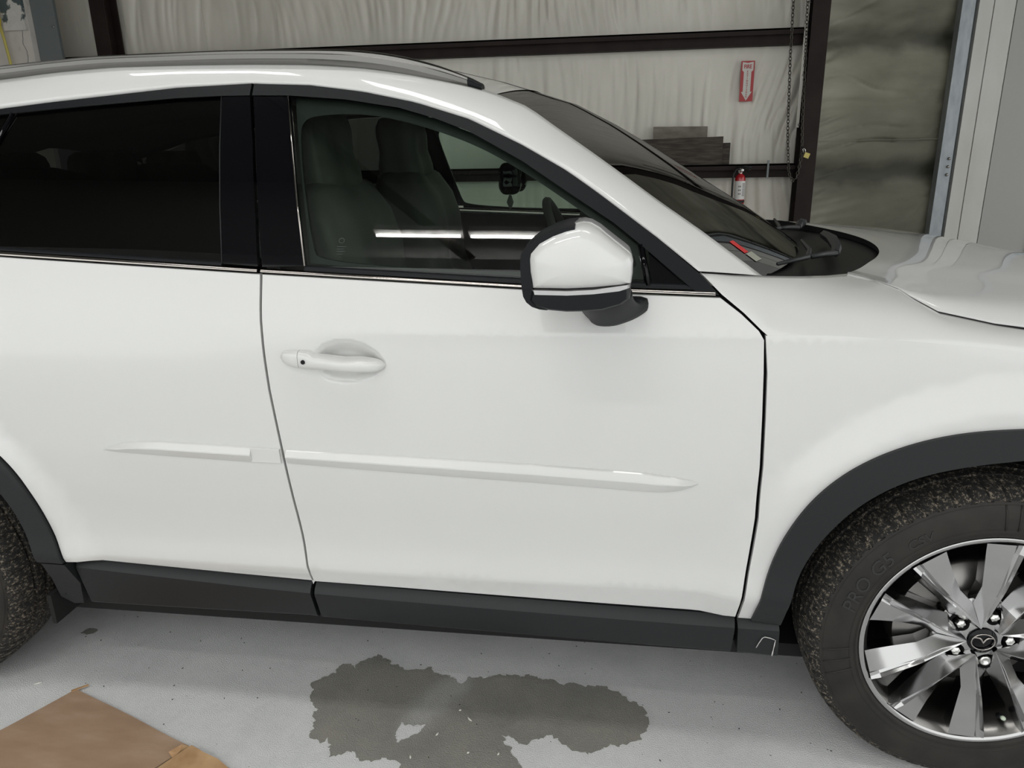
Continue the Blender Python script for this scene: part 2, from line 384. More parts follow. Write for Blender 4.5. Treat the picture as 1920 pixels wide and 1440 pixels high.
# left end: grey post and plastered partition
wl=MB().box((-9,5.0,0),(-5.885,5.3,4.8)).box((-9.1,-2.6,0),(-9,5.3,4.8)).out('wall_left',PLASTER,smooth=False,kind='structure')
t6=MB().box((-5.883,5.06,0),(-5.665,5.09,4.8)).out('trim_6',GREYM,smooth=False,kind='structure')
MB().lathe([(-.01,0),(-.01,.008),(0,.01)],8,'y',(-5.70,5.06,2.47)).out('bolt_head',STEEL,t6)
crk=MB(); p=Vector((-5.955,4.999,2.44))
pts=[p]
for i in range(16): p=p+Vector((rnd.uniform(-.007,.011),0,-.018)); pts.append(p)
crk.tube(pts,.0016,4).out('plaster_crack',VOID,wl)
# front wall: two wide door openings look out on the yard
wf=MB().box((-9,-2.48,3.35),(4.3,-2.3,4.8)).box((-9,-2.48,0),(-7.2,-2.3,3.3)).out('wall_front',GREYW,smooth=False,kind='structure')
br=MB().tube([(-3.14,-.93,4.72),(-1.66,-2.14,3.2)],.055,4).out('ceiling_brace',BROWN,smooth=False,kind='structure')
br.name='trim_7'
TUBE=mat('lit_tube',(1,1,1),emit=(1,.99,.97),es=52.0)
FILL_GLOW=mat('added_fill_glow',(1,1,1),emit=(1,.99,.97),es=6.0)
for i,xa in enumerate((-4.0,-2.3,-.6)):  # unseen glowing panels added overhead to brighten the car and floor
    l=['leftmost flat light panel under the roof','middle flat light panel under the roof','rightmost flat light panel under the roof'][i]  # all three are added, unseen fill panels
    t=empty('fill_panel',(xa,-.7,4.7),l,'ceiling light',group='flat light panels under the roof')  # the group holds only the added fill panels
    MB().box((xa,-.95,4.72),(xa+1.2,-.45,4.80)).out('housing',POST,t,smooth=False); MB().box((xa+.02,-.93,4.70),(xa+1.18,-.47,4.72)).out('fill_face',FILL_GLOW,t,smooth=False)
for i,(xa,xb) in enumerate(((-2.27,-1.70),(-1.66,-1.09))):
    t=empty('tube_light',(xa,-1.95,3.35),('hanging fluorescent tube fitting farther from the windshield' if i==0 else 'hanging fluorescent tube fitting nearer the windshield'),'ceiling light',group='tube lights hanging under the ceiling')
    MB().box((xa,-2.01,3.38),(xb,-1.89,3.45)).out('housing',POST,t,smooth=False); MB().tube([(xa+.015,-1.95,3.355),(xb-.015,-1.95,3.355)],.016,10).out('tube',TUBE,t)
    for x in (xa+.1,xb-.1): MB().tube([(x,-1.95,3.45),(x,-1.95,4.8)],.004,5).out('hanger',GALV,t)
# ------------------------------------------------------------------ things along the back wall
WOODG=mat('weathered_dark_wood',(.06,.05,.04),.8); noisy(WOODG,7,[(.3,(.022,.017,.013)),(.5,(.050,.041,.032)),(.7,(.085,.071,.055))],(1,6,9),8,bump=.4,bscale=60,bdist=.002)
WOODL=mat('pale_grey_board',(.20,.18,.15),.8); noisy(WOODL,9,[(.3,(.14,.125,.10)),(.6,(.22,.20,.17)),(.75,(.27,.25,.21))],(1,3,2),7)
def plank(name,x0,x1,y0,y1,z0,zl,zr,m,label):
    n=10; s=[]
    for i in range(n+1):
        t=i/n; x=x0+(x1-x0)*t; zt=zl+(zr-zl)*t+.003*nz(x*9,y0*7); s.append([(x,y0,z0),(x,y0,zt-.004),(x,y0+.004,zt),(x,y1-.004,zt),(x,y1,zt-.004),(x,y1,z0)])
    o=sect(name,s,m,None,smooth=False); fixn(o); return tag(o,label,'plank',group='planks standing on the lower girt')
plank('plank',-.515,-.062,5.405,5.43,1.216,1.534,1.528,WOODL,'pale grey short board standing behind the two dark planks on the girt')
plank('plank',-1.75,.062,5.315,5.352,1.216,1.412,1.443,WOODG,'long dark weathered plank in front, standing on the brown girt')
plank('plank',-1.1,.128,5.357,5.40,1.216,1.385,1.392,WOODG,'dark plank end showing just right of the long front plank')
# fire extinguisher sign
RED=mat('sign_red',(.42,.035,.04),.45); WHT=mat('sign_white',(.62,.60,.56),.5)
sg=empty('fire_extinguisher_sign',(.238,5.44,1.72),'red and white vertical FIRE EXTINGUISHER arrow sign on the insulated wall','sign')
X0,X1,Z0,Z1,YS=.184,.292,1.719,2.033,5.425
MB().box((X0,YS,Z0),(X1,YS+.004,Z1)).out('sign_plate',RED,sg,smooth=False)
cx=(X0+X1)/2; hw=(X1-X0)/2
ap=[(cx-.030,Z0+.075),(cx-.044,Z0+.075),(cx,Z0+.006),(cx+.044,Z0+.075),(cx+.030,Z0+.075),(cx+.030,Z1-.085),(cx+.044,Z1-.072),(cx+.044,Z1-.008),(cx,Z1-.016),(cx-.044,Z1-.008),(cx-.044,Z1-.072),(cx-.030,Z1-.085)]
def flat(name,poly,y,m,par,lab=None): 
    v2,f=tri2d(poly,.5); return mk(name,[(x,y,z) for x,z in v2],f,m,par,smooth=False,label=lab)
flat('arrow',ap,YS-.0012,WHT,sg,'white arrow pointing down')
def lettering(name,s,size,x,y,z,m,par,sx=1.0,emb=0):
    v,f=textmesh(s,size); return mk(name,[(x+a*sx,y,z+b) for a,b,c in v],f,m,par,smooth=False)
def bold(name,s,size,x,y,z,m,par,sx=1.0):
    v,f=textmesh(s,size); V=[];F=[]
    for k,(dx,dz) in enumerate(((-.03,0),(.03,0),(0,.02),(0,-.02))):
        b=len(V); V+=[(x+a*sx+dx*size,y-.00005*k,z+bb+dz*size) for a,bb,c in v]; F+=[tuple(b+i for i in q) for q in f]
    return mk(name,V,F,m,par,smooth=False)
bold('lettering',"FIRE",.043,cx,YS-.002,Z1-.045,RED,sg,.82)
for i,ch in enumerate("EXTINGUISHER"): bold('lettering',ch,.0185,cx,YS-.002,Z1-.083-i*.0178,RED,sg,1.1)
# fire extinguisher
ER=mat('extinguisher_red',(.40,.012,.018),.22,0,.6); ELAB=mat('extinguisher_label',(.66,.65,.63),.45)
ex=empty('fire_extinguisher',(.207,5.22,.74),'small red fire extinguisher with white label hanging below the brown girt','fire extinguisher')
ec=(.207,5.22,.74)
MB().lathe([(0,0),(0,.036),(.008,.043),(.36,.043),(.385,.036),(.40,.020),(.405,.016)],28,'z',ec,flip=False).out('cylinder',ER,ex)
MB().lathe([(.195,.0436),(.345,.0436)],20,'z',ec,a0=math.radians(-165),a1=math.radians(-15)).out('label',ELAB,ex)
dots=MB()
for i in range(3):
    for a in (-110,-95): dots.lathe([(.235+.03*i,.0440),(.247+.03*i,.0440)],2,'z',ec,a0=math.radians(a),a1=math.radians(a+8))
for i in range(9): dots.lathe([(.225+.012*i,.0440),(.229+.012*i,.0440)],4,'z',ec,a0=math.radians(-70),a1=math.radians(-32))
dots.out('label_print',VOID,ex)
MB().lathe([(.168,.0445),(.168,.0455),(.188,.0455),(.188,.0445)],28,'z',ec).box((.165,5.165,.91),(.18,5.18,.925)).out('strap',MATTE,ex)
MB().lathe([(.405,.016),(.42,.015),(.42,.02),(.445,.02),(.45,.012),(.45,0)],16,'z',ec).out('valve',LUGM,ex)
MB().lathe([(-.03,0),(-.03,.013),(-.022,.015),(0,.015)],14,'y',(.213,5.205,1.172)).out('gauge',LUGM,ex)
MB().tube([(.195,5.22,1.19),(.24,5.20,1.205),(.285,5.18,1.19)],.007,6).tube([(.20,5.22,1.182),(.25,5.20,1.185),(.275,5.18,1.175)],.006,6).out('handle',MATTE,ex)
MB().tube([(.195,5.21,1.178),(.165,5.20,1.175),(.145,5.19,1.14),(.142,5.18,1.05),(.143,5.18,.95),(.15,5.18,.88),(.152,5.18,.80)],.0085,8).out('hose',MATTE,ex)
MB().box((.195,5.26,1.05),(.22,5.295,1.2)).out('bracket',MATTE,ex,smooth=False)
# hoist chain, padlock
CH=mat('dull_chain_steel',(.085,.08,.068),.45,.8)
def path_pts(pts,step):
    pts=[Vector(p) for p in pts]; out=[]; carry=0
    for a,b in zip(pts,pts[1:]):
        d=(b-a).length; t=carry
        while t<d: out.append((a+(b-a)*(t/d),(b-a).normalized())); t+=step
        carry=t-d
    return out
def chain(pts):
    m=MB()
    for i,(p,d) in enumerate(path_pts(pts,.026)):
        s=d.orthogonal().normalized(); s2=d.cross(s)
        a=math.radians(25+90*(i%2)); q=s*math.cos(a)+s2*math.sin(a)
        ring=[p+d*(.0175*math.cos(t))+q*(.0105*math.sin(t)) for t in [k*math.pi/5 for k in range(10)]]; ring.append(ring[0])
        m.tube(ring,.0034,5,False)
    return m
hc=empty('hoist_chain',(.58,5.16,1.1),'slender steel hoist chain looped down in front of the brown column','chain')
chain([(.487,5.16,3.0),(.504,5.16,2.437),(.515,5.16,2.05),(.546,5.16,1.455),(.578,5.16,1.165),(.59,5.15,1.12),(.615,5.15,1.085),(.64,5.15,1.10),(.655,5.15,1.17),(.664,5.15,1.25),(.682,5.15,1.33)]).out('chain_links',CH,hc,kind='stuff')
chain([(.60,5.17,3.0),(.612,5.17,2.433),(.630,5.17,2.05),(.655,5.17,1.53),(.668,5.16,1.34)]).out('chain_links',CH,hc,kind='stuff')
BRASS=mat('brass_padlock',(.36,.30,.10),.35,.7)
pl=empty('padlock',(.70,5.13,1.26),'small brass padlock on the hoist chain by the column','padlock')
angle_smooth(MB().box((.681,5.12,1.262),(.722,5.138,1.302),Matrix.Rotation(.35,3,'Y'),(.70,5.13,1.28)).out('lock_body',BRASS,pl,smooth=False))
MB().tube([(.692,5.129,1.30),(.688,5.129,1.325),(.678,5.129,1.337),(.668,5.129,1.328),(.676,5.129,1.305)],.0035,6).out('shackle',LUGM,pl)
# left end: peeling board and yellow hose
PEEL=mat('peeling_painted_board',(.6,.58,.55),.7)
noisy(PEEL,5.5,[(.47,(.075,.10,.105)),(.50,(.62,.60,.57)),(.56,(.60,.58,.55)),(.60,(.64,.62,.59))],detail=5)
tag(MB().box((-6.10,4.965,2.442),(-5.893,4.998,4.0)).out('peeling_board',PEEL,smooth=False),'off-white board with paint peeling to dark green on the plaster wall','board')
YEL=mat('yellow_hose',(.62,.50,.02),.45)
yh=empty('yellow_hose',(-6.11,4.93,2.0),'yellow hose hanging down the off-white plaster wall','hose')
MB().tube([(-6.135,4.93,3.2),(-6.125,4.93,2.72),(-6.12,4.93,2.62),(-6.113,4.93,2.52),(-6.108,4.93,2.475)],[.026,.026,.023,.025,.012],10).out('hose_sleeve',YEL,yh)
MB().tube([(-6.112,4.94,2.49),(-6.10,4.945,2.36),(-6.088,4.945,2.2),(-6.08,4.945,1.6),(-6.07,4.945,1.0)],.012,8).out('hose',mat('pale_yellow_hose',(.55,.48,.12),.5),yh)
# ------------------------------------------------------------------ things on the floor
STAIN=[(-1.607,.15),(-1.581,.17),(-1.554,.193),(-1.556,.227),(-1.518,.238),(-1.503,.224),(-1.496,.257),(-1.46,.28),(-1.427,.279),(-1.404,.251),(-1.357,.229),(-1.333,.234),(-1.295,.247),(-1.25,.227),(-1.219,.215),(-1.206,.191),(-1.18,.204),(-1.179,.224),(-1.137,.218),(-1.097,.244),(-1.071,.232),(-1.023,.248),(-.944,.231),(-.924,.216),(-.9,.234),(-.86,.219),(-.828,.227),(-.792,.22),(-.771,.21),(-.754,.184),(-.722,.171),(-.703,.146),(-.695,.104),(-.712,.048),(-.732,.037),(-.758,.024),(-.809,.003),(-.83,-.011),(-.85,-.015),(-.889,-.003),(-.9,.014),(-.94,.031),(-.972,.016),(-1.002,-.006),(-1.023,.004),(-1.054,.018),(-1.044,-.007),(-1.025,-.031),(-1.004,-.066),(-.999,-.085),(-1.006,-.124),(-1.082,-.148),(-1.21,-.133),(-1.281,-.11),(-1.289,-.094),(-1.328,-.083),(-1.35,-.098),(-1.384,-.102),(-1.408,-.075),(-1.429,-.081),(-1.452,-.097),(-1.468,-.074),(-1.483,-.044),(-1.501,-.052),(-1.528,-.042),(-1.54,-.015),(-1.539,.017),(-1.557,.053),(-1.58,.084)]
HOLE=[(-1.325,-.014),(-1.318,.029),(-1.285,.027),(-1.256,.034),(-1.267,.002),(-1.287,-.018),(-1.307,-.033)]
def ragged(poly,amp,seed):
    out=[]
    for p in resample(poly,.006):
        a=amp*nz(p[0]*45,p[1]*45,seed)+amp*.7*nz(p[0]*130,p[1]*130,seed+3); b=amp*nz(p[0]*45,p[1]*45,seed+9)+amp*.7*nz(p[0]*130,p[1]*130,seed+13)
        out.append((p[0]+a,p[1]+b))
    return out
def patch(poly,holes,z,m,name,lab,cat,sp=.05):
    v2,f=tri2d(poly,sp,holes); return tag(mk(name,[(x,y,z) for x,y in v2],f,m),lab,cat)
so=ragged(STAIN,.012,1); sh=ragged(HOLE,.010,5)
st=patch(so,[sh],.0008,DAMP,'damp_patch','dark damp patch with ragged edges on the concrete floor','stain',.016)
DRY=[(-1.245+.06*math.cos(t)+.065*math.sin(t),.118-.026*math.cos(t)+.135*math.sin(t)) for t in [2*math.pi*i/40 for i in range(40)]]
at=st.data.attributes.new('dry','FLOAT','POINT')
for i,q in enumerate(st.data.vertices):
    x,y=q.co.x,q.co.y; e=segdist((x,y),DRY)*(1 if inside((x,y),DRY) else -1)
    at.data[i].value=.85*sstep(-.012,.05,e+.02*nz(x*26,y*26,3))
# the half-dried streak: a stain of its own inside the damp patch
bs=DAMP.node_tree.nodes['Principled BSDF']; src=bs.inputs['Base Color'].links[0].from_socket
an=nd(DAMP,'ShaderNodeAttribute',attribute_name='dry'); mx=nd(DAMP,'ShaderNodeMix',data_type='RGBA'); lk(DAMP,an.outputs['Fac'],mx.inputs[0]); lk(DAMP,src,mx.inputs[6]); mx.inputs[7].default_value=(.40,.395,.375,1); lk(DAMP,mx.outputs[2],bs.inputs['Base Color'])
tag(patch(ragged([(-2.40,.285),(-2.385,.31),(-2.355,.305),(-2.36,.285),(-2.38,.28)],.006,2),[],.0008,DAMP,'damp_spot','',''),'small dark damp spot on the concrete behind the cardboard','stain')
CHIPM=mat('white_chip',(.75,.73,.68),.6)
labs={0:'white curled chip in the middle of the damp patch, near its dry hole',1:'smallest white chip up the damp patch, left of the tan chip',2:'tan white chip, the largest, on the damp patch',3:'thin white chip low on the left of the damp patch',4:'white chip low in the middle of the damp patch',5:'white chip near the front right edge of the damp patch',6:'thin white sliver on the pale concrete beside the cardboard corner'}
for i,(x,y,a,l) in enumerate(((-1.217,.002,1.2,.011),(-1.177,.09,.5,.007),(-1.147,.061,-.8,.018),(-1.264,-.077,1.9,.010),(-1.129,-.048,.7,.007),(-1.056,-.043,1.3,.009),(-2.36,.06,.6,.022))):
    pts=[]
    for k in range(4): t=k/3-.5; pts.append((x+l*t*math.cos(a)-.25*l*(t*t)*math.sin(a),y+l*t*math.sin(a)+.25*l*t*t*math.cos(a),.003))
    tag(MB().tube(pts,[.0008,.0022,.0022,.001],5).out('paint_chip',CHIPM),labs[i],'chip',group='pale chips scattered on the floor')
# cardboard
CARD=mat('brown_cardboard',(.22,.135,.08),.75); noisy(CARD,5,[(.25,(.29,.185,.115)),(.5,(.36,.24,.155)),(.75,(.44,.315,.22))],(1,3,1),9,bump=.3,bscale=70,bdist=.0015)
CARDE=mat('cardboard_torn_edge',(.40,.24,.12),.75); noisy(CARDE,14,[(.3,(.34,.19,.085)),(.7,(.56,.37,.20))],(1,1,1),6)
def sheet(name,poly,zf,t,m,par,lab=None):
    v2,f=tri2d(poly,.03); n=len(v2); V=[(x,y,zf(x,y)+t) for x,y in v2]; V2=[(x,y,zf(x,y)) for x,y in v2]; F=list(f); e={}
    for q in f:
        for a,b in zip(q,q[1:]+q[:1]): e[(a,b)]=1
    k=n; B=V+V2; F+=[tuple(n+i for i in reversed(q)) for q in f]
    for (a,b) in e:
        if (b,a) not in e: F.append((b,a,a+n,b+n))
    return angle_smooth(mk(name,B,F,m,par,label=lab),50)
cb=empty('cardboard_sheet',(-2.15,-.3,0),'torn brown cardboard sheet lying flat on the concrete floor','cardboard')
A=(-2.236,.047)
main=[A,(-2.03,-.026),(-1.86,-.093),(-1.815,-.108),(-1.838,-.150),(-1.875,-.21),(-1.93,-.30),(-2.02,-.52),(-2.55,-.42),(-2.40,-.235),(-2.313,-.10)]
sheet('sheet',resample(main,.05),lambda x,y:.001+.004*abs(nz(x*5,y*5,2)),.004,CARD,cb)
sheet('flap',resample([(-1.803,-.114),(-1.76,-.132),(-1.72,-.142),(-1.66,-.175),(-1.60,-.215),(-1.66,-.33),(-1.88,-.36),(-1.90,-.26),(-1.84,-.168)],.04),lambda x,y:.001+.010*max(0,nz(x*7,y*7,6)+.4),.004,CARDE,cb,'lighter torn flap')
V=[(-1.812,-.110,.006),(-1.826,-.118,.018),(-1.846,-.142,.016),(-1.833,-.150,.006),(-1.822,-.135,.012)]
mk('curled_edge',V,[(0,1,4),(1,2,4),(2,3,4),(0,4,3)],CARDE,cb,smooth=False)
MB().box((-2.247,.040,.006),(-2.205,.046,.0085),Matrix.Rotation(math.radians(42),3,'Z'),(-2.236,.047,.006)).out('corner_tear',CARDE,cb,smooth=False)
GRIT=mat('dark_grit',(.05,.045,.04),.9)
gm=MB()
for i in range(420):
    x,y=rnd.uniform(-2.6,.2),rnd.uniform(-.55,.6)
    if y>-.02 and (x>-.25 or abs(x+2.68)<.3): continue
    s=rnd.choice((.0006,.0009,.0013,.0018)); a=rnd.uniform(0,3)
    gm.box((x-s*rnd.uniform(1,2.2),y-s*.6,0),(x+s,y+s*.6,s*.5),Matrix.Rotation(a,3,'Z'),(x,y,0))
tag(gm.out('grit',GRIT,smooth=False),'dark specks of grit strewn over the concrete floor','grit',kind='stuff')
# ------------------------------------------------------------------ the car
car=empty('car',(-1.3,.92,0),'white pearl five-door SUV parked sideways over the concrete floor, front end at the right','car')
SEAM_B=[(-1.632,1.540),(-1.608,1.411),(-1.582,1.263),(-1.562,1.176),(-1.555,1.069),(-1.551,1.020),(-1.546,.896),(-1.533,.745),(-1.519,.534),(-1.513,.394)]
SEAM_F=[(-.595,1.099),(-.554,1.069),(-.520,1.038),(-.509,1.020),(-.505,.952),(-.501,.863),(-.497,.750),(-.498,.634),(-.507,.516),(-.517,.370)]
DBOT=lin([(-2.2,.428),(-2.14,.426),(-1.659,.402),(-1.512,.396),(-.828,.378),(-.40,.368)])
RBOT=lin([(-2.2,.273),(-1.535,.283),(-1.5,.280),(-.522,.256),(-.40,.249)])
BLO=lin([(-2.6,1.200),(-2.198,1.176),(-1.565,1.142),(-.985,1.113),(-.597,1.099)])
BHI=lin([(-2.6,1.212),(-2.200,1.187),(-1.566,1.151),(-.985,1.121),(-.597,1.109)])
FRO=[(-2.95,1.385),(-2.6,1.462),(-2.266,1.501),(-2.128,1.513),(-1.993,1.523),(-1.817,1.536),(-1.632,1.540),(-1.626,1.539),(-1.497,1.532),(-1.370,1.514),(-1.245,1.487),(-1.123,1.449),(-1.004,1.393),(-.908,1.340),(-.844,1.297),(-.720,1.208),(-.631,1.137),(-.597,1.101)]
FRI=[(-2.85,1.372),(-2.6,1.437),(-2.261,1.487),(-2.123,1.496),(-1.988,1.503),(-1.812,1.512),(-1.705,1.514),(-1.630,1.513),(-1.540,1.510),(-1.409,1.498),(-1.284,1.477),(-1.202,1.453),(-1.121,1.423),(-1.002,1.360),(-.902,1.296),(-.810,1.238),(-.755,1.196),(-.649,1.111)]
CB=[(-3.2,.41,1.44),(-2.95,.36,1.505),(-2.6,.328,1.556),(-2.306,.320,1.580),(-2.156,.315,1.591),(-1.993,.310,1.597),(-1.808,.310,1.595),(-1.636,.310,1.590),(-1.508,.310,1.584),(-1.381,.308,1.573),(-1.257,.304,1.552),(-1.135,.298,1.523),(-1.075,.293,1.504),(-1.002,.280,1.474),(-.930,.260,1.424),(-.862,.240,1.378),(-.790,.215,1.328),(-.718,.190,1.277),(-.626,.155,1.215),(-.558,.133,1.166),(-.505,.118,1.128)]
AFO=[(-.485,.369),(-.475,.492),(-.457,.558),(-.436,.624),(-.406,.687),(-.371,.727),(-.334,.762),(-.284,.800),(-.207,.833),(-.131,.848),(-.079,.854),(-.022,.856)]
AFI=[(-.420,.358),(-.421,.451),(-.406,.505),(-.387,.561),(-.363,.615),(-.323,.676),(-.274,.725),(-.198,.765),(-.121,.784),(-.011,.794)]
ARO=[(-2.143,.428),(-2.153,.495),(-2.163,.551),(-2.183,.626),(-2.209,.684),(-2.239,.720),(-2.29,.775),(-2.36,.825),(-2.45,.858),(-2.56,.875),(-2.67,.878)]
ARI=[(-2.215,.428),(-2.22,.50),(-2.235,.57),(-2.255,.63),(-2.285,.69),(-2.33,.735),(-2.40,.78),(-2.48,.805),(-2.57,.818),(-2.67,.82)]
AFO=smoothpoly(AFO); AFI=smoothpoly(AFI); ARO=smoothpoly(ARO); ARI=smoothpoly(ARI)
mir=lambda p,c:[(2*c-x,z) for x,z in reversed(p[:-1])]
AFOf=AFO+mir(AFO,0); AFIf=AFI+mir(AFI,0); AROf=ARO+mir(ARO,-2.67); ARIf=ARI+mir(ARI,-2.67)
BOWL=[(-1.434,.988),(-1.417,1.002),(-1.386,1.012),(-1.354,1.013),(-1.323,1.005),(-1.293,.987),(-1.277,.964),(-1.281,.949),(-1.304,.929),(-1.345,.915),(-1.378,.911),(-1.410,.917),(-1.430,.931),(-1.438,.955)]
POCKET=[(-1.415,.988),(-1.380,.990),(-1.337,.983),(-1.335,.974),(-1.338,.944),(-1.342,.928),(-1.377,.923),(-1.423,.930),(-1.425,.946),(-1.418,.977)]
def gdoor(X,Z):
    y=g(X,Z)
    if -1.46<X<-1.26 and .89<Z<1.03:
        d=segdist((X,Z),BOWL)
        if inside((X,Z),BOWL):
            y+=.017*sstep(0,.036,d)+.0022*sstep(0,.007,d)
    return y
def rowpts(x0,x1,zs,sp=.03): return [(x0+sp*i,z) for i in range(int((x1-x0)/sp)+1) for z in zs]
CREASE=[ZC+d for d in (-.016,-.009,-.005,-.002,.001,.004,.008,.014)]
LOWC=[.435,.441,.445,.449,.456,.47,.485]
def ridge(name,x0,x1,top,bot,prof,n,m,par,label=None):
    """body-side moulding: profile (t from top, proud) swept along X on the body surface"""
    secs=[]
    for i in range(n+1):
        x=x0+(x1-x0)*i/n; a,b=top(x),bot(x); k=min(1,(a-b)/.02)
        secs.append([(x,g(x,a+(b-a)*t)-p*k+.0005,a+(b-a)*t) for t,p in prof])
    return angle_smooth(sect(name,secs,m,par,closed=True,label=label),25)
WT={}
def car_side():
    near=not MIR
    # ---- doors
    fd=panel('front_door',[p for p in SEAM_B if p[1]<1.13][::-1][::-1]+[(-1.512,.394)]+[(x,DBOT(x)) for x in (-1.3,-1.0,-.828)]+SEAM_F[::-1]+[(x,BLO(x)) for x in (-.75,-.985,-1.25,-1.5595)],PAINT,car,gap=.0029,sp=.028,
        extra=rowpts(-1.55,-.5,CREASE)+rowpts(-1.51,-.5,LOWC)+[(-1.452+.004*i,.897+.004*j) for i in range(48) for j in range(32)],G=gdoor)
    rdb=[p for p in SEAM_B if p[1]<1.13]
    # ARO starts low at the sill and rises backwards
    arc=[p for p in ARO if p[0]>-2.42]
    rd=panel('rear_door',[(x,BLO(x)) for x in (-1.5598,-1.8,-2.1,-2.4)]+[(-2.46,1.0),(-2.44,.86)]+arc[::-1]+[(x,DBOT(x)) for x in (-2.143,-1.9,-1.7,-1.512)]+rdb[::-1],PAINT,car,gap=.0029,sp=.03,
        extra=rowpts(-2.1,-1.53,LOWC))
    # handles
    ht=lin([(-1.511,.970),(-1.507,.981),(-1.499,.985),(-1.477,.987),(-1.444,.986),(-1.432,.979),(-1.405,.977),(-1.365,.973),(-1.328,.974),(-1.309,.972),(-1.292,.968),(-1.282,.962),(-1.278,.957)])
    hb=lin([(-1.511,.970),(-1.507,.962),(-1.497,.954),(-1.48,.949),(-1.454,.946),(-1.418,.947),(-1.383,.945),(-1.337,.943),(-1.311,.943),(-1.294,.944),(-1.282,.950),(-1.278,.957)])
    hp=lin([(-1.511,.003),(-1.505,.010),(-1.49,.015),(-1.46,.020),(-1.43,.026),(-1.36,.031),(-1.31,.026),(-1.29,.016),(-1.278,.003)])
    def handle(name,xs,par,dx):
        s=[]
        for x in xs:
            a,b,p=ht(x),hb(x),hp(x); c=(a+b)/2; h=max(.0008,(a-b)/2); y0=g(x,c); q=[]
            for k in range(15):
                t=math.pi*k/14; ct=math.cos(t); st=math.sin(t)
                q.append((x+dx,y0-p*(abs(st)**.55)+ (0.0 if k not in(0,14) else .003),c+h*(abs(ct)**.75)*(1 if ct>=0 else -1)))
            bk=y0+.004 if x<-1.43 or x>-1.305 else y0-p+.016
            q+=[(x+dx,bk,c-h*.8),(x+dx,bk,c+h*.8)]; s.append(q)
        return angle_smooth(sect(name,s,PAINT,par),50)
    X=[-1.4655+.0055*i for i in range(34)]+[-1.2795]
    handle('door_handle',X,fd,0); handle('handle_end_cap',[-1.511,-1.509,-1.505,-1.50,-1.494,-1.487,-1.48,-1.4665],fd,0)
    for dx in (-.98,):
        handle('door_handle',X,rd,dx); handle('handle_end_cap',[-1.511,-1.505,-1.50,-1.494,-1.487,-1.48,-1.4665],rd,dx)
    MB().lathe([(0,0),(0,.0047),(.010,.0047)],20,'y',(-1.4525,g(-1.4525,.965)-.0240,.9655)).out('lock_button',VOID,fd,label='small round black lock button')
    # mouldings
    PR=[(0,-.001),(0,.003),(.05,.006),(.38,.0135),(.46,.0138),(.90,.0065),(1,.004),(1,-.001)]
    ridge('side_moulding',-1.523,-.620,lin([(-1.524,.755),(-1.322,.751),(-.968,.741),(-.743,.730),(-.66,.720),(-.624,.713),(-.620,.709)]),lin([(-1.524,.723),(-1.326,.713),(-.969,.698),(-.74,.6865),(-.70,.685),(-.67,.688),(-.642,.696),(-.620,.707)]),PR,60,PAINT,fd)
    ridge('side_moulding',-1.979,-1.606,lin([(-1.979,.737),(-1.962,.744),(-1.945,.750),(-1.915,.7575),(-1.879,.762),(-1.828,.764),(-1.633,.759),(-1.538,.757)]),lin([(-1.979,.736),(-1.948,.734),(-1.795,.728),(-1.613,.722),(-1.538,.723)]),PR,30,PAINT,rd)
    ridge('moulding_end_block',-1.608,-1.538,lin([(-1.61,.7585),(-1.538,.757)]),lin([(-1.61,.722),(-1.538,.722)]),[(0,-.001),(0,.006),(.04,.0075),(.96,.0065),(1,.005),(1,-.001)],6,PAINT,rd)
    # dark sill cladding carried by the doors
    def clad(name,x0,x1,par,n=24,slant=0):
        s=[]
        for i in range(n+1):
            x=x0+(x1-x0)*i/n; zt,zb=DBOT(x)-.002,RBOT(x); c=.010*(x+1.35)**2
            P=[(.040,zt),(.026,zt-.012),(.021,zt-.022),(.0215,zt-.028),(.046,zb+.012),(.056,zb+.003),(.10,zb),(.13,zb+.01),(.13,zt)]
            s.append([(x-slant*(zt-z),y+c,z) for y,z in P])
        return angle_smooth(sect(name,s,MATTE,par),28)
    clad('sill_cladding',-1.506,-.5195,fd); clad('sill_cladding',-2.135,-1.5165,rd)
    ft=clad('sill_end_trim',-.5145,-.424,car,4,-.09)
    # belt trims
    def band(name,x0,x1,zl,zh,off,m,par,n=30,th=.006):
        s=[]
        for i in range(n+1):
            x=x0+(x1-x0)*i/n; a,b=zl(x),zh(x)
            s.append([(x,g(x,a)+.004,a),(x,g(x,a)-off,a+.001),(x,g(x,(a+b)/2)-off-.0012,(a+b)/2),(x,g(x,b)-off,b-.001),(x,g(x,b)+th,b)])
        return angle_smooth(sect(name,s,m,par,closed=False,cap=False),50)
    band('belt_trim',-1.560,-.606,lambda x:BLO(x)+.0015,BHI,.004,CHROME,fd); band('belt_trim',-2.62,-1.568,lambda x:BLO(x)+.0015,BHI,.004,CHROME,rd)
    band('weather_strip',-1.462,-.62,BHI,lambda x:BHI(x)+.011,.001,FRAMEB,fd,th=.012); band('weather_strip',-2.6,-1.652,BHI,lambda x:BHI(x)+.008,.001,FRAMEB,rd,th=.012)
    # window frames, pillars, glass
    fo=[p for p in FRO if p[0]>=-1.627]; fi=[p for p in FRI if p[0]>-1.60]
    panel('window_frame',[(-1.6295,1.539)]+fo+[(-.632,1.104)]+fi[::-1]+[(-1.6295,1.513)],FRAMEB,fd,off=-.003,sp=.025,gap=.0006,flange=.012)
    ro=[p for p in FRO if p[0]<=-1.632]; ri=[p for p in FRI if p[0]<=-1.66]
    panel('window_frame',ro+[(-1.6345,1.5398),(-1.6345,1.513)]+ri[::-1],FRAMEB,rd,off=-.003,sp=.03,gap=.0006,flange=.012)
    panel('pillar_trim',[(-1.6275,1.512),(-1.543,1.510),(-1.4635,1.155),(-1.5595,1.153),(-1.580,1.263),(-1.606,1.411)],GLOSSB,fd,sp=.04,gap=.001)
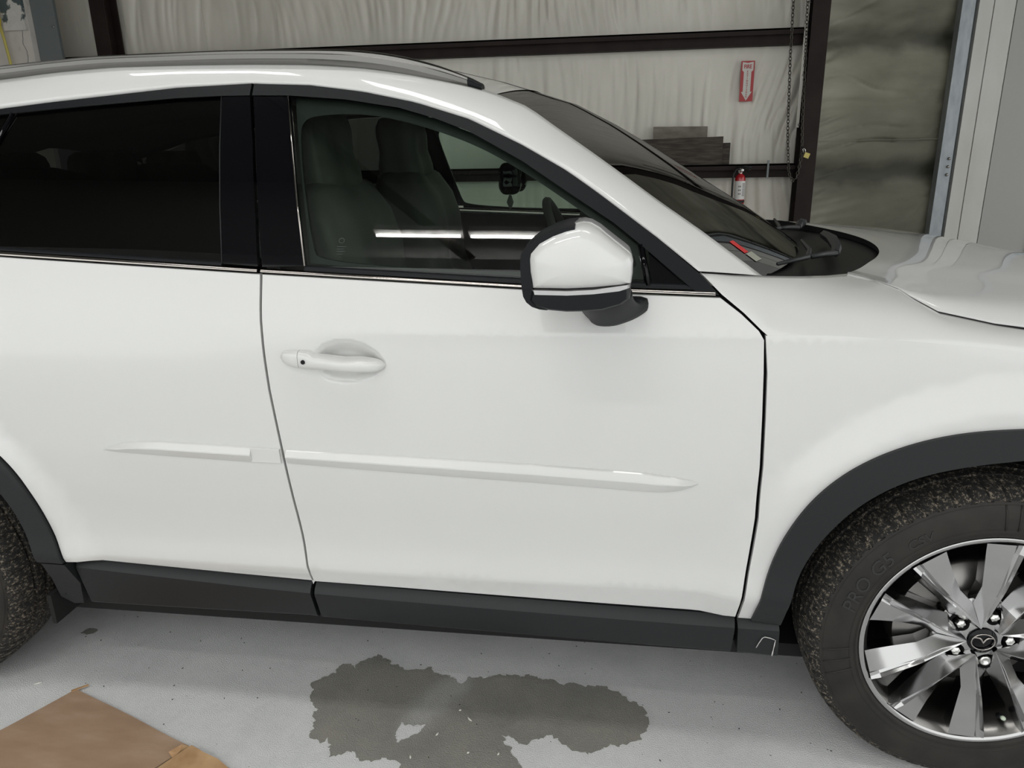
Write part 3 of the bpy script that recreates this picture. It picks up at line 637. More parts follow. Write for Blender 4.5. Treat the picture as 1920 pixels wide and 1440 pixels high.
    panel('pillar_trim',[(-1.6345,1.513),(-1.703,1.514),(-1.652,1.160),(-1.568,1.154),(-1.5855,1.263),(-1.6115,1.411)],GLOSSB,rd,sp=.04,gap=.001)
    MB().tube([(x,g(x,z)-.002,z) for x,z in ((-1.5425,1.509),(-1.517,1.40),(-1.490,1.28),(-1.4615,1.156))],.0022,6).out('glass_run_trim',CHROME,fd,label='thin edge strip, its reflection made as bright metal')  # bright metal stands in for a reflection along the edge trim
    MB().tube([(x,g(x,z)-.001,z) for x,z in ((-1.704,1.513),(-1.688,1.40),(-1.67,1.28),(-1.6515,1.161))],.0014,6).out('glass_run_trim',MATTE,rd)
    gl=[p for p in FRI if -1.541<p[0]<-.74]
    fglass=gl+[(-.744,1.124)]+[(x,BHI(x)+.008) for x in (-.985,-1.25)]+[(-1.462,1.155)]
    panel('window_glass',fglass,GLF,fd,off=.006,sp=.05,gap=0,flange=0)
    rg=[p for p in FRI if -2.23<p[0]<-1.70]
    panel('window_glass',[(-2.222,1.489)]+rg+[(-1.652,1.160),(-2.0,BHI(-2.0)+.005),(-2.29,BHI(-2.29)+.005),(-2.262,1.40)],GLR,rd,off=.006,sp=.06,gap=0,flange=0)
    panel('quarter_glass',[(-2.83,1.365),(-2.6,1.437),(-2.262,1.486),(-2.236,1.488),(-2.275,1.40),(-2.305,BHI(-2.3)+.005),(-2.7,1.225)],GLR,rd,off=.006,sp=.08,gap=0,flange=0)
    MB().tube([(x,g(x,z)+.002,z) for x,z in ((-2.229,1.489),(-2.268,1.40),(-2.30,1.19))],.006,6).out('glass_divider',GLOSSB,rd)
    panel('mirror_sail',[(-.738,1.183),(-.730,1.121),(-.655,1.113)],GLOSSB,fd,off=.003,sp=.03,gap=0,flange=.01)
    MB().tube([(-.753,g(-.753,1.194)+.003,1.194),(-.737,g(-.737,1.118)+.003,1.118)],.0065,6).out('glass_divider',GLOSSB,fd)
    ring=shrink(fglass,.002); hole=rounded([(-1.517,1.425),(-1.508,1.461),(-1.46,1.468),(-1.38,1.468),(-1.28,1.452),(-1.12,1.401),(-1.0,1.338),(-.90,1.274),(-.81,1.214),(-.765,1.176),(-.758,1.137),(-.985,1.139),(-1.25,1.147),(-1.44,1.164),(-1.458,1.185)],3)
    panel('inner_frame',ring,TRIMI,fd,off=.028,sp=.05,gap=0,flange=.01,holes=[hole])
    # ---- fender
    FB=[(-.638,1.143),(-.597,1.103),(-.554,1.069),(-.522,1.039),(-.509,1.028),(-.44,1.029),(-.39,1.029),(-.34,1.027),(-.30,1.024),(-.25,1.02),(-.21,1.017),(-.16,1.013),(-.08,1.005),(-.02,.997),(.1,.98),(.3,.95),(.5,.915),(.62,.885)]
    FA=[(-.637,.070,1.141),(-.605,.080,1.138),(-.572,.092,1.134),(-.538,.104,1.131),(-.505,.118,1.128),(-.422,.155,1.121),(-.359,.195,1.116),(-.300,.248,1.112),(-.256,.208,1.104),(-.222,.163,1.093),(-.207,.133,1.082),(-.164,.097,1.058),(-.063,.080,1.038),(-.016,.073,1.032),(.1,.074,1.016),(.3,.098,.984),(.5,.158,.944),(.62,.208,.914)]
    fn=panel('front_fender',[(x-.0,z) for x,z in FB[4:]]+[(.64,.70),(.62,.42),(.487,.40)]+[p for p in AFOf if p[0]<.4848 ][::-1]+[(-.5135,.370)]+[(x+.0045,z) for x,z in SEAM_F[::-1] if z<1.02],PAINT,car,gap=0,sp=.022,flange=.012,
        extra=rowpts(-.5,.0,CREASE))
    rows=[]
    # densify stations
    st=[]
    for i in range(len(FB)-1):
        for k in range(3):
            t=k/3; st.append(([FB[i][j]+(FB[i+1][j]-FB[i][j])*t for j in (0,1)],[FA[i][j]+(FA[i+1][j]-FA[i][j])*t for j in (0,1,2)]))
    st.append((FB[-1],FA[-1]))
    for (bx,bz),a in st:
        p0=Vector((bx+.0035*(1 if bx<-.5 else 0),g(bx,bz),bz)); p1=Vector(a); L=(p1-p0).length
        aa=.45-.33*sstep(-.35,.05,bx)
        t0=Vector(((a[0]-bx)*.6,aa*L,L)); t1=Vector(((a[0]-bx)*.8,L*1.0,L*.12)); r=[]
        for k in range(11):
            t=k/10; t2=t*t; t3=t2*t
            r.append(p0*(2*t3-3*t2+1)+t0*(t3-2*t2+t)+p1*(-2*t3+3*t2)+t1*(t3-t2))
        q=r[-1]; r.append(q+Vector((0,.0012,-.002))); r.append(q+Vector((0,.001,-.025)))
        rows.append(r)
    MB().grid(rows).out('fender_top',PAINT,fn)
    # A-pillar and roof side rail in body colour
    fo3=resample([(x,g(x,z)-.001,z) for x,z in FRO if x<-.64]+[(-.638,g(-.638,1.145),1.145)],.03,False); cb3=resample(CB,.03,False)
    def at(pl,t):
        d=[0]
        for a,b in zip(pl,pl[1:]): d.append(d[-1]+math.dist(a,b))
        s=t*d[-1]
        for i in range(len(pl)-1):
            if s<=d[i+1]+1e-9:
                u=(s-d[i])/max(1e-9,d[i+1]-d[i]); return Vector(pl[i])*(1-u)+Vector(pl[i+1])*u
        return Vector(pl[-1])
    rows=[]; rin=[]
    for i in range(91):
        a,b=at(fo3,i/90),at(cb3,i/90); L=(b-a).length; w_=Vector((-.15,.55,.8))
        nrm=Vector((.25,-.75,.55)).normalized(); r=[a+Vector((0,.012,0)),a]
        for k in range(1,9):
            t=k/9; r.append(a.lerp(b,t)+nrm*(.16*L*4*t*(1-t)*.5*(.1+.9*sstep(90,78,i))))
        r+= [b,b+Vector((0,.004,-.012))]; rows.append(r); rin.append([p+Vector((0,.02,-.012)) for p in r[1:-1]])
    MB().grid(rows).out('roof_pillar',PAINT,car); MB().grid(rin).out('pillar_lining',TRIMI,car)
    # arch cladding
    panel('arch_cladding',AFOf+[(.43,.37)]+AFIf[::-1],MATTE,car,off=-.009,sp=.03,gap=0,flange=.05)
    panel('arch_cladding',AROf+ARIf[::-1],MATTE,car,off=-.009,sp=.03,gap=0,flange=.05)
    panel('arch_lower_trim',[(-2.142,.424),(-2.208,.424),(-2.216,.36),(-2.226,.29),(-2.195,.268),(-2.165,.272),(-2.1395,.35)],MATTE,car,off=-.008,sp=.3,gap=.001,flange=.03)
    MB().box((-2.255,.045,.215),(-2.243,.21,.30)).out('mud_flap',VOID,car,smooth=False)
    # wheel housings
    for cx,rr in ((0,.465),(-2.675,.475)):
        MB().lathe([(.05,rr),(.36,rr),(.40,.0)],40,'y',(cx,0,WZ+(.0)),math.radians(-6),math.radians(186)).out('wheel_liner',VOID,car)
    # dark structure behind the panels
    panel('inner_shell',[(-2.2,.30),(-.50,.28),(-.50,1.09),(-1.55,1.13),(-2.2,1.16)],VOID,car,off=.03,sp=.2,gap=0,flange=0)
    panel('inner_shell',[(-.50,.40)]+AFOf+[(.5,.4),(.60,.42),(.60,.86),(.1,.96),(-.5,1.0)],VOID,car,off=.03,sp=.1,gap=0,flange=0)
    # rear quarter and bumper side
    panel('rear_quarter',[(-2.466,1.0),(-2.41,1.19),(-2.62,1.205),(-2.86,1.365),(-2.96,1.38),(-3.3,1.05),(-3.5,.85),(-3.4,.5),(-3.21,.42)]+[p for p in AROf[::-1] if p[0]<-2.43]+[(-2.446,.862)],PAINT,car,sp=.05)
    panel('bumper_side',[(.646,.42),(.645,.70),(.63,.88),(.74,.85),(.90,.78),(.955,.6),(.95,.30),(.60,.25),(.50,.36)],PAINT,car,sp=.02)
    # roof rail
    RT=[(-3.1,1.51),(-2.8,1.565),(-2.55,1.588),(-2.293,1.601),(-2.148,1.609),(-2.008,1.615),(-1.738,1.6155),(-1.53,1.611),(-1.429,1.607),(-1.355,1.600),(-1.281,1.587),(-1.209,1.568),(-1.137,1.541),(-1.106,1.526)]
    RB=[(-3.1,1.50),(-2.8,1.545),(-2.55,1.565),(-2.281,1.577),(-2.137,1.587),(-1.98,1.592),(-1.731,1.590),(-1.525,1.584),(-1.425,1.576),(-1.351,1.567),(-1.278,1.554),(-1.206,1.537),(-1.134,1.521),(-1.104,1.513)]
    ft_,fb_=pchip(RT),pchip(RB); s=[]
    for x in [-3.1+.025*i for i in range(79)]+[-1.138,-1.128,-1.118,-1.110,-1.106]:
        zt,zb=ft_(x),fb_(x)-.003; h=zt-zb; dy=.004*sstep(-1.3,-1.1,x)+.03*sstep(-2.4,-3.1,x)
        s.append([(x,y+dy,z) for y,z in ((.292,zb),(.284,zb+.30*h),(.283,zb+.62*h),(.287,zb+.68*h),(.288,zb+.85*h),(.295,zt-.001),(.302,zt),(.322,zt-.002),(.326,zb+.5*h),(.326,zb-.01))])
    rr=angle_smooth(sect('roof_rail',s[:-4],RAILM,car),32); angle_smooth(sect('rail_end_cap',s[-5:],FRAMEB,car),32)
    # door mirror
    mirror_()
    # wheels
    for cx in (0,RX-.02): wheel(cx)
    if near:
        scr=MB().tube([(x,.0285+.0215*0+(.336-z)/.075*.0245-.0012,z) for x,z in ((-.466,.288),(-.462,.305),(-.457,.322),(-.452,.327),(-.440,.324),(-.430,.319))],.0010,5); scr.out('scuff',ELAB,ft,label='pale scuff mark')
        MB().tube([(-.4275,.0285+(.336-z)/.075*.0245-.0005,z) for z in (.318,.30,.285,.270,.262)],[.0006,.0014,.0009,.0018,.0014],5).out('torn_edge',ELAB,ft)
        # etched glass mark
        em=MB(); px,pz=-1.385,1.176
        def pt(a,b): return (px+a,g(px+a,pz+b)+.0045,pz+b)
        em.tube([pt(.006*math.cos(t),.030+.005*math.sin(t)) for t in [k*math.pi/5 for k in range(11)]],.0005,4,False)
        for k in range(4): em.tube([pt(-.010,.018-.005*k),pt(.010-.004*(k%2),.018-.005*k)],.0005,4)
        em.out('etched_mark',mat('etched_mark',(.10,.11,.105),.8),fd)
def mirror_():
    sm=empty('side_mirror',(-.86,0,1.1),parent=car) if not MIR else empty('side_mirror',(-.86,1.84,1.1),parent=car)
    capO=[(-.954,1.182),(-.955,1.206),(-.953,1.217),(-.937,1.236),(-.912,1.250),(-.888,1.259),(-.868,1.2635),(-.859,1.264),(-.847,1.261),(-.831,1.252),(-.807,1.233),(-.786,1.217),(-.776,1.209),(-.772,1.199),(-.772,1.177),(-.774,1.161),(-.789,1.1575),(-.838,1.1525),(-.887,1.150),(-.949,1.151)]
    lowO=[(-.951,1.150),(-.948,1.1435),(-.887,1.1425),(-.838,1.145),(-.789,1.1505),(-.775,1.155),(-.7745,1.142),(-.775,1.134),(-.788,1.124),(-.821,1.1135),(-.854,1.1105),(-.887,1.1095),(-.921,1.1125),(-.944,1.119),(-.955,1.131)]
    sigO=[(-.951,1.1513),(-.887,1.1500),(-.838,1.1525),(-.774,1.1613),(-.7745,1.1550),(-.789,1.1505),(-.838,1.145),(-.887,1.1425),(-.949,1.1435)]
    def loft(name,out,m,stations,ctr,label=None):
        out=resample(out,.008); s=[]
        for y,k,kx,kz in stations:
            s.append([(ctr[0]+(x-ctr[0])*kx,y,ctr[1]+(z-ctr[1])*kz) for x,z in out])
        return angle_smooth(sect(name,s,m,sm,label=label),40)
    # white cap: full outline on the inboard side, rounded towards the outboard end; crease kept at the outboard face
    S=[(-.045,1,.985,.985),(-.08,1,.995,.995),(-.13,1,1,1),(-.155,1,.992,.985),(-.172,1,.965,.94),(-.183,1,.91,.85),(-.190,1,.80,.66),(-.1945,1,.60,.40),(-.196,1,.30,.16)]
    loft('mirror_cap',capO,PAINT,S,(-.862,1.187))
    S2=[(-.045,1,.98,.98),(-.13,1,1.0,1.0),(-.160,1,.985,1),(-.176,1,.955,1),(-.184,1,.91,1)]
    loft('turn_signal',sigO,SIGC,S2,(-.862,1.15),'clear turn signal strip')
    S3=[(-.045,1,.985,.99),(-.13,1,1,1.02),(-.152,1,.99,1.0),(-.166,1,.975,.97),(-.177,1,.945,.92),(-.183,1,.90,.84)]
    loft('mirror_shell',lowO,FRAMEB,S3,(-.862,1.150),'black lower shell')
    back=[(-.945,1.150),(-.9645,1.150),(-.9665,1.19),(-.965,1.213),(-.955,1.229),(-.938,1.2415),(-.912,1.2538),(-.892,1.2600),(-.872,1.2622),(-.872,1.255),(-.90,1.245),(-.93,1.225),(-.945,1.205)]
    loft('mirror_bezel',back,FRAMEB,[(-.04,1,1,1),(-.13,1,1,1),(-.165,1,1,.985),(-.178,1,1,.95)],(-.945,1.19))
    low2=[(-.945,1.152),(-.9645,1.152),(-.9625,1.138),(-.957,1.127),(-.947,1.1185),(-.934,1.1140),(-.92,1.1125),(-.915,1.13)]
    loft('mirror_bezel',low2,FRAMEB,[(-.04,1,1,1),(-.13,1,1,1),(-.165,1,1,.985),(-.175,1,1,.95)],(-.945,1.15))
    # foot
    T=[(-.868,1.108),(-.855,1.100),(-.84,1.1015),(-.821,1.105),(-.800,1.111),(-.785,1.118),(-.771,1.130),(-.785,1.140),(-.83,1.128)]
    B=[(-.859,1.075),(-.853,1.055),(-.845,1.045),(-.831,1.039),(-.804,1.040),(-.777,1.050),(-.750,1.065),(-.737,1.080),(-.752,1.103)]
    s=[]
    for k in range(9):
        t=k/8; y=-.085+t*.105; e=t*t*(3-2*t); u=t**1.6
        s.append([(a[0]+(b[0]-a[0])*u,y+.0*u,a[1]+(b[1]-a[1])*(t**.9)) for a,b in zip(resample(T,.004)[:0] or T,B)])
    # refine ring
    def ref(r):
        q=[]
        n=len(r)
        for i in range(n):
            a,b,c,d=[Vector(r[(i+j-1)%n]) for j in range(4)]
            for t in (0,.33,.66):
                q.append(.5*((2*b)+(-a+c)*t+(2*a-5*b+4*c-d)*t*t+(-a+3*b-3*c+d)*t*t*t))
        return q
    fixn(sect('mirror_foot',[ref(r) for r in s],FRAMEB,sm))
# ---- wheels
TRD=mat('muddy_tread_rubber',(.015,.015,.015),.85); 
noisy(TRD,150,[(.45,(.010,.010,.010)),(.525,(.016,.015,.013)),(.58,(.15,.125,.095)),(.66,(.34,.295,.235))],(1,.55,1),7,rough=.78,bump=.8,bscale=420,bdist=.002)
SIDEW=mat('sidewall_rubber',(.028,.026,.024),.55,spec=.3); noisy(SIDEW,11,[(.3,(.013,.0125,.012)),(.7,(.032,.028,.024))],detail=5)
LETM=mat('raised_sidewall_letters',(.022,.022,.022),.38)
DISC=mat('brake_disc',(.30,.29,.28),.35,.9)
TPROF=[(.028,.246),(.021,.2565),(.0135,.262),(.0105,.275),(.0085,.295),(.0090,.315),(.0125,.331),(.0165,.3385),(.0175,.3405),(.022,.3475),(.030,.3545),(.040,.3595),(.055,.3635),(.076,.3660),(.080,.3585),(.088,.3585),(.092,.3665),(.115,.3670),(.119,.3590),(.127,.3590),(.131,.3670),(.155,.3660),(.159,.3585),(.167,.3585),(.171,.3650),(.195,.3615),(.210,.3570),(.222,.3480),(.228,.335),(.232,.31),(.230,.28),(.220,.250)]
SPRO=lin([(r,y) for y,r in TPROF[1:10]])
WM=[]
def wheel(cx):
    w=empty('wheel',(cx,1.84 if MIR else 0,0) if False else (cx,(1.82 if MIR else .02),WZ),parent=car)
    if WM:
        for (n,me,lb,kd) in WM:
            o=bpy.data.objects.new(n,me); COL.objects.link(o); o.parent=w
            if lb: o['label']=lb
            if MIR: o.rotation_euler=(0,0,math.pi)
        return
    L=ROOTLOC[w.name]; c0=(cx,0,WZ)
    made=[]
    def P(r,a,y): return (cx+r*math.cos(a),y,WZ+r*math.sin(a))
    def keep(o): made.append(o); return o
    # tyre: sidewalls and tread with lateral slots at the shoulders
    n=68*5; V=[];F=[];mi=[]; m=len(TPROF)
    for i in range(n):
        a=2*math.pi*i/n; ph=i%5
        for y,r in TPROF:
            rr=r
            if r>.339 and (y<.066 or y>.18) and ph==2: rr=r-(.0065 if r>.350 else .004)
            sk=(y-.12)*.35*0
            x_,z_=rr*math.cos(a+sk),rr*math.sin(a+sk); z_=max(z_,-.3512)
            V.append((cx+x_,y,WZ+z_))
    for i in range(n):
        j=(i+1)%n
        for q in range(m-1): F.append((i*m+q,j*m+q,j*m+q+1,i*m+q+1)); mi.append(0 if (q<8 or q>26) else 1)
    ty=keep(mk('tyre',V,F,[SIDEW,TRD],w)); ty.data.polygons.foreach_set('material_index',mi); fixn(ty); angle_smooth(ty,40)
    rib=MB()
    for r in (.2655,.2685,.2785,.3335): rib.lathe([(SPRO(r)-.0002,r-.0009),(SPRO(r)-.0014,r),(SPRO(r)-.0002,r+.0009)],96,'y',c0)
    for k in range(7):
        a=math.radians(196-5.5*k if k<3 else 92-5*(k-3))
        rib.tube([P(r,a+.25*(r-.28),SPRO(r)-.0002) for r in (.277,.295,.315,.334)],.0022,5)
    keep(fixn(rib.out('sidewall_ribs',SIDEW,w)))
    def arc(s,size,r0,th0,sh=.22,sx=1.0):
        v,f=textmesh(s,size,'LEFT'); o=[]
        for x,y,_ in v:
            r=r0+y; th=th0-(x*sx+sh*y)/r0; o.append((r,th))
        V=[P(r,t,SPRO(r)-.0014) for r,t in o]+[P(r,t,SPRO(r)+.001) for r,t in o]; k=len(o); F=[tuple(q) for q in f]; e={}
        for q in f:
            for a,b in zip(q,q[1:]+q[:1]): e[(a,b)]=1
        for (a,b) in e:
            if (b,a) not in e: F.append((a,b,b+k,a+k))
        return V,F
    for q in (arc("PRO G5",.043,.298,math.radians(166.5),sx=1.06),arc("CSV",.028,.2965,math.radians(129.5),sx=1.12)): keep(fixn(MB().add(*q).out('sidewall_lettering',LETM,w,smooth=False)))
    # rim barrel
    keep(MB().lathe([(.024,.2565),(.0185,.2572),(.0168,.2555),(.0172,.2500),(.0205,.2455)],120,'y',c0,flip=True).out('rim_lip',RIMM,w))
    keep(MB().lathe([(.0205,.2455),(.030,.2385),(.040,.2335),(.060,.228),(.10,.222),(.16,.2205),(.215,.228),(.225,.246)],120,'y',c0,flip=True).out('rim_barrel',RIMD,w))
    pairs=[107.2+72*k for k in range(5)]
    for a0 in pairs:
        for s in (1,-1):
            N=10; lines=[]
            th=lambda d: math.radians(a0+s*d)
            def cart(r,d): return Vector((r*math.cos(th(d)),0,r*math.sin(th(d))))
            TT=(0,.12,.25,.36,.45,.7,1)
            inn=[cart(*q) for q in ((.034,0),(.055,.3),(.088,.7),(.110,6.2),(.130,9.6),(.185,9.8),(.2435,9.3))]
            ra,rb=cart(.034,.5),cart(.2445,26.8); rid=[ra.lerp(rb,t) for t in TT]
            out=[cart(*q) for q in ((.037,9),(.064,25),(.0895,35.5),(.110,32.6),(.130,30.6),(.185,28.2),(.2435,27.7))]
            def along(pl,t): 
                for i in range(len(pl)-1):
                    if t<=TT[i+1]+1e-9: return pl[i].lerp(pl[i+1],(t-TT[i])/(TT[i+1]-TT[i]))
                return pl[-1].copy()
            rows=[]
            for t in (0,.06,.12,.185,.25,.305,.36,.405,.45,.53,.62,.7,.8,.9,1):
                a,b,c=along(inn,t),along(rid,t),along(out,t)
                dy_in=lin([(0,.028),(.25,.047),(.45,.041),(.7,.034),(.92,.025),(1,.0205)])(t); dy_r=lin([(0,.027),(.15,.0205),(.5,.0105),(.9,.0115),(1,.0165)])(t); dy_o=lin([(0,.031),(.25,.047),(.45,.052),(.7,.046),(1,.030)])(t)
                g1=b.lerp(a,.09); g2=b.lerp(a,.20); g3=b.lerp(a,.27)
                gv=lin([(0,0),(.4,0),(.6,1),(.92,1),(1,.2)])(t)
                q=[(a*.985,dy_in+.03),(a,dy_in),(g3,dy_r*.78+dy_in*.22+.000),(g2,dy_r*.80+dy_in*.20+.008*gv),(g1,dy_r*.95+dy_in*.05+.007*gv),(b,dy_r),(c,dy_o),(c*.985,dy_o+.028)]
                rows.append([(cx+p.x,y,WZ+p.z) for p,y in q])
            mm=MB().grid(rows); sp=mm.out('spoke',RIMM,w,smooth=True); angle_smooth(sp,12)
            for p_ in [0]: 
                # make sure facets face outwards (towards -Y)
                me=sp.data; c=sum((pl.normal.y*pl.area for pl in me.polygons))
                if c>0: me.flip_normals()
            keep(sp)
    # hub plate with five lug pockets
    lug=[math.radians(71.2+72*k) for k in range(5)]
    circ=[(.094*math.cos(2*math.pi*i/60),.094*math.sin(2*math.pi*i/60)) for i in range(60)]
    holes=[[(.059*math.cos(a)+.0195*math.cos(t)*1.0,.059*math.sin(a)+.0195*math.sin(t)) for t in [2*math.pi*i/18 for i in range(18)]] for a in lug]
    v2,f=tri2d(circ,.012,holes)
    dep=lambda x,z: .036+.30*max(0,math.hypot(x,z)-.035)
    keep(mk('hub_plate',[(cx+x,dep(x,z),WZ+z) for x,z in v2],f,RIMM,w))
    for a in lug:
        pk=MB()
        p=(cx+.059*math.cos(a),0,WZ+.059*math.sin(a)); pk.lathe([(.040,.0196),(.062,.0185),(.075,.017),(.075,0)],18,'y',p,flip=False)
        keep(pk.out('lug_pocket',VOID,w))
    for i,a in enumerate(lug):
        p=(cx+.0575*math.cos(a),0,WZ+.0575*math.sin(a)); key=(i==3)
        if key: o=MB().lathe([(.075,.013),(.040,.0125),(.036,.010),(.036,.0065),(.040,.006),(.040,.0)],16,'y',p).out('locking_nut',LUGM,w,label='round locking wheel nut')
        else: o=MB().lathe([(.075,.012),(.042,.012),(.036,.0095),(.033,.004),(.033,0)],6,'y',p).out('lug_nut',LUGM,w,smooth=False)
        keep(fixn(o))
    keep(fixn(MB().lathe([(.05,.0305),(.033,.0305),(.0305,.0295),(.0302,.0)],40,'y',c0).out('hub_cap',GLOSSB,w)))
    em=MB(); yy=.0288
    oval=[(cx+.0235*math.cos(t),yy,WZ+.0195*math.sin(t)-.001) for t in [2*math.pi*i/36 for i in range(37)]]; em.tube(oval,.0015,6,False)
    wing=[(-.0215,.0075),(-.016,.0095),(-.009,.0090),(-.0045,.0055),(0,-.0035),(.0045,.0055),(.009,.0090),(.016,.0095),(.0215,.0075)]
    em.tube([(cx+x,yy,WZ+z) for x,z in wing],[.0010,.0016,.0022,.0024,.0024,.0024,.0022,.0016,.0010],6)
    keep(em.out('winged_emblem',CHROME,w))
    va=math.radians(-70); keep(MB().tube([P(.222,va,.055),P(.206,va,.03)],[.006,.006],10).out('valve_stem',MATTE,w)); keep(MB().tube([P(.2075,va,.032),P(.2015,va,.022)],[.0048,.0048],10).out('valve_cap',mat('pale_green_cap',(.55,.62,.5),.4),w))
    # brake
    keep(fixn(MB().lathe([(.10,.06),(.10,.152),(.125,.152),(.125,.06)],60,'y',c0).out('brake_disc',DISC,w))); keep(fixn(MB().lathe([(.078,0),(.078,.078),(.11,.085)],40,'y',c0).out('brake_bell',STEEL,w)))
    keep(MB().lathe([(.08,.10),(.08,.168),(.145,.168),(.145,.10)],14,'y',c0,math.radians(140),math.radians(205)).out('brake_caliper',STEEL,w,smooth=False))
    for o in made: WM.append((o.name.split('.')[0],o.data,o.get('label'),None))
car_side(); MIR=True; car_side(); MIR=False
# ---- roof, windshield, hood, cowl (span the car)
def lerp(a,b,t): return a+(b-a)*t
def mirY(rows): return rows
NS=24
def crossrows(edge,dx,dz,p=2.0):
    rows=[]
    for (x,y,z),a,b in zip(edge,dx,dz):
        r=[]
        for k in range(NS+1):
            s=-1+2*k/NS; q=1-abs(s)**p; r.append((x+a*q,.92+s*(.92-y),z+b*q))
        rows.append(r)
    return rows
re_=[(x,y+.004,z-.001) for x,y,z in CB[:13]]
MB().grid(crossrows(re_[::-1],[.04,.025,.01]+[0]*10,[.038,.042,.046,.05,.052,.053,.054,.054,.054,.052,.05,.045,.04])).out('roof_panel',PAINT,car)
fixn(MB().grid(crossrows([(x,y+.03,z-.045) for x,y,z in re_[::-1]],[.03]+[0]*12,[.04]*13)).out('headliner',LINER,car))
we=CB[12:]; DX=[.04,.08,.12,.14,.16,.175,.19,.20,.21]; DZ=[.038,.032,.025,.02,.014,.009,.005,0,-.005]
def dens(l): 
    o=[]
    for a,b in zip(l,l[1:]):
        for k in range(3): o.append(tuple(lerp(p,q,k/3) for p,q in zip(a,b)) if isinstance(a,tuple) else lerp(a,b,k/3))
    return o+[l[-1]]
WE,WX,WZ2=dens(we),dens(DX),dens(DZ)
wr_=crossrows(WE,WX,WZ2); ws=MB().grid([[ (x,y,z-.003) for x,y,z in r] for r in wr_]).out('windshield',GLW,car)
# black ceramic border on the glass
def sub(r,a,b,n=4):
    o=[]
    for k in range(n+1):
        t=(a+(b-a)*k/n)*NS; i=min(NS-1,int(t)); u=t-i; o.append(tuple(lerp(p,q,u) for p,q in zip(r[i],r[i+1])))
    return [(x-.003,y,z-.006) for x,y,z in o]
MB().grid([sub(r,0,.035) for r in wr_]).out('glass_border',VOID,ws); MB().grid([sub(r,.965,1) for r in wr_]).out('glass_border',VOID,ws)
MB().grid([sub(r,.0,1,NS) for r in wr_[:3]]).out('glass_border',VOID,ws); MB().grid([sub(r,.0,1,NS) for r in wr_[-3:]]).out('glass_border',VOID,ws)
stk=[(1,0,0)]; 
def wpt(i,s):  # point just behind the windshield: row i (float), s 0..1
    a=sub(wr_[int(i)],0,1,200)[int(s*200)]; b=sub(wr_[min(len(wr_)-1,int(i)+1)],0,1,200)[int(s*200)]; u=i-int(i)
    return tuple(lerp(p,q,u)+(.0046 if k==2 else .0028 if k==0 else 0) for k,(p,q) in enumerate(zip(a,b)))
STK=mat('red_sticker',(.55,.03,.03),.5)
MB().grid([[wpt(i,s) for s in (.038,.046,.053)] for i in (19.6,20.3,21.0)]).out('sticker',STK,ws,label='small red sticker')
MB().grid([[wpt(i,s) for s in (.038,.05,.062)] for i in (21.1,21.7,22.3)]).out('sticker',mat('pale_sticker',(.30,.30,.25),.6),ws,label='pale sticker')
# hood
HS=[(-.298,.254,1.112),(-.256,.213,1.104),(-.222,.168,1.093),(-.207,.138,1.082),(-.164,.101,1.058),(-.063,.083,1.038),(.03,.077,1.027),(.15,.08,1.010),(.3,.10,.985),(.5,.16,.945),(.62,.21,.915),(.75,.35,.86),(.84,.47,.81)]
HC=[(-.297,.258,1.1125),(-.2545,.2165,1.1048),(-.2195,.174,1.0955),(-.200,.163,1.0905),(-.150,.164,1.0845),(-.053,.166,1.077),(.04,.165,1.070),(.16,.165,1.058),(.32,.185,1.036),(.50,.245,.992),(.62,.295,.957),(.74,.42,.90),(.83,.53,.845)]
HM=[(-.075,1.106),(-.03,1.106),(.0,1.105),(.03,1.104),(.08,1.101),(.13,1.097),(.20,1.090),(.30,1.075),(.45,1.043),(.65,.987),(.78,.938),(.90,.87),(.95,.81)]
HS,HC,HM=dens(HS),dens(HC),dens(HM); rows=[]
for s,c,m_ in zip(HS,HC,HM):
    half=[]
    s=(s[0],s[1]+.0055,s[2]+.0015)
    half.append((s[0],s[1]+.003,s[2]-.022)); half.append((s[0],s[1]+.0008,s[2]-.003))
    for k in range(6):
        t=k/6; bul=.010*4*t*(1-t)*min(1,math.dist(s,c)/.06); half.append((lerp(s[0],c[0],t),lerp(s[1],c[1],t)-bul*.6,lerp(s[2],c[2],t)+bul*.6))
    dc=.92-c[1]
    for k in range(19):
        t=k/18; d=dc*(1-t); q=1-(d/dc)**2
        zz=c[2]+(m_[1]-c[2])*(1-(d/dc)**2.3)
        # raised centre with soft flank lines
        zz+=.006*(sstep(.62,.50,d)-.5*sstep(.75,.2,d))
        half.append((c[0]+(m_[0]-c[0])*q,.92-d,zz))
    rows.append(half+[(x,1.84-y,z) for x,y,z in half[-2::-1]])
hd=MB().grid(rows).out('hood',PAINT,car)
sl_=[(s[0]-.001,s[1]+.0028,s[2]-.0006) for s in HS[3:]]  # thin black strip laid in the hood gap stands in for its shade
for sg_ in (0,1): MB().tube([(x,1.84-y if sg_ else y,z) for x,y,z in sl_],[.0006+.0024*min(1,i/9) for i in range(len(sl_))],6).out('hood_gap_shade',VOID,hd)
e0=rows[0]; fixn(MB().grid([[ (x+.001,y,z-.0005) for x,y,z in e0[2:-2]],[(x+.012,y,z-.03) for x,y,z in e0[2:-2]]]).out('hood_rear_lip',VOID,hd))
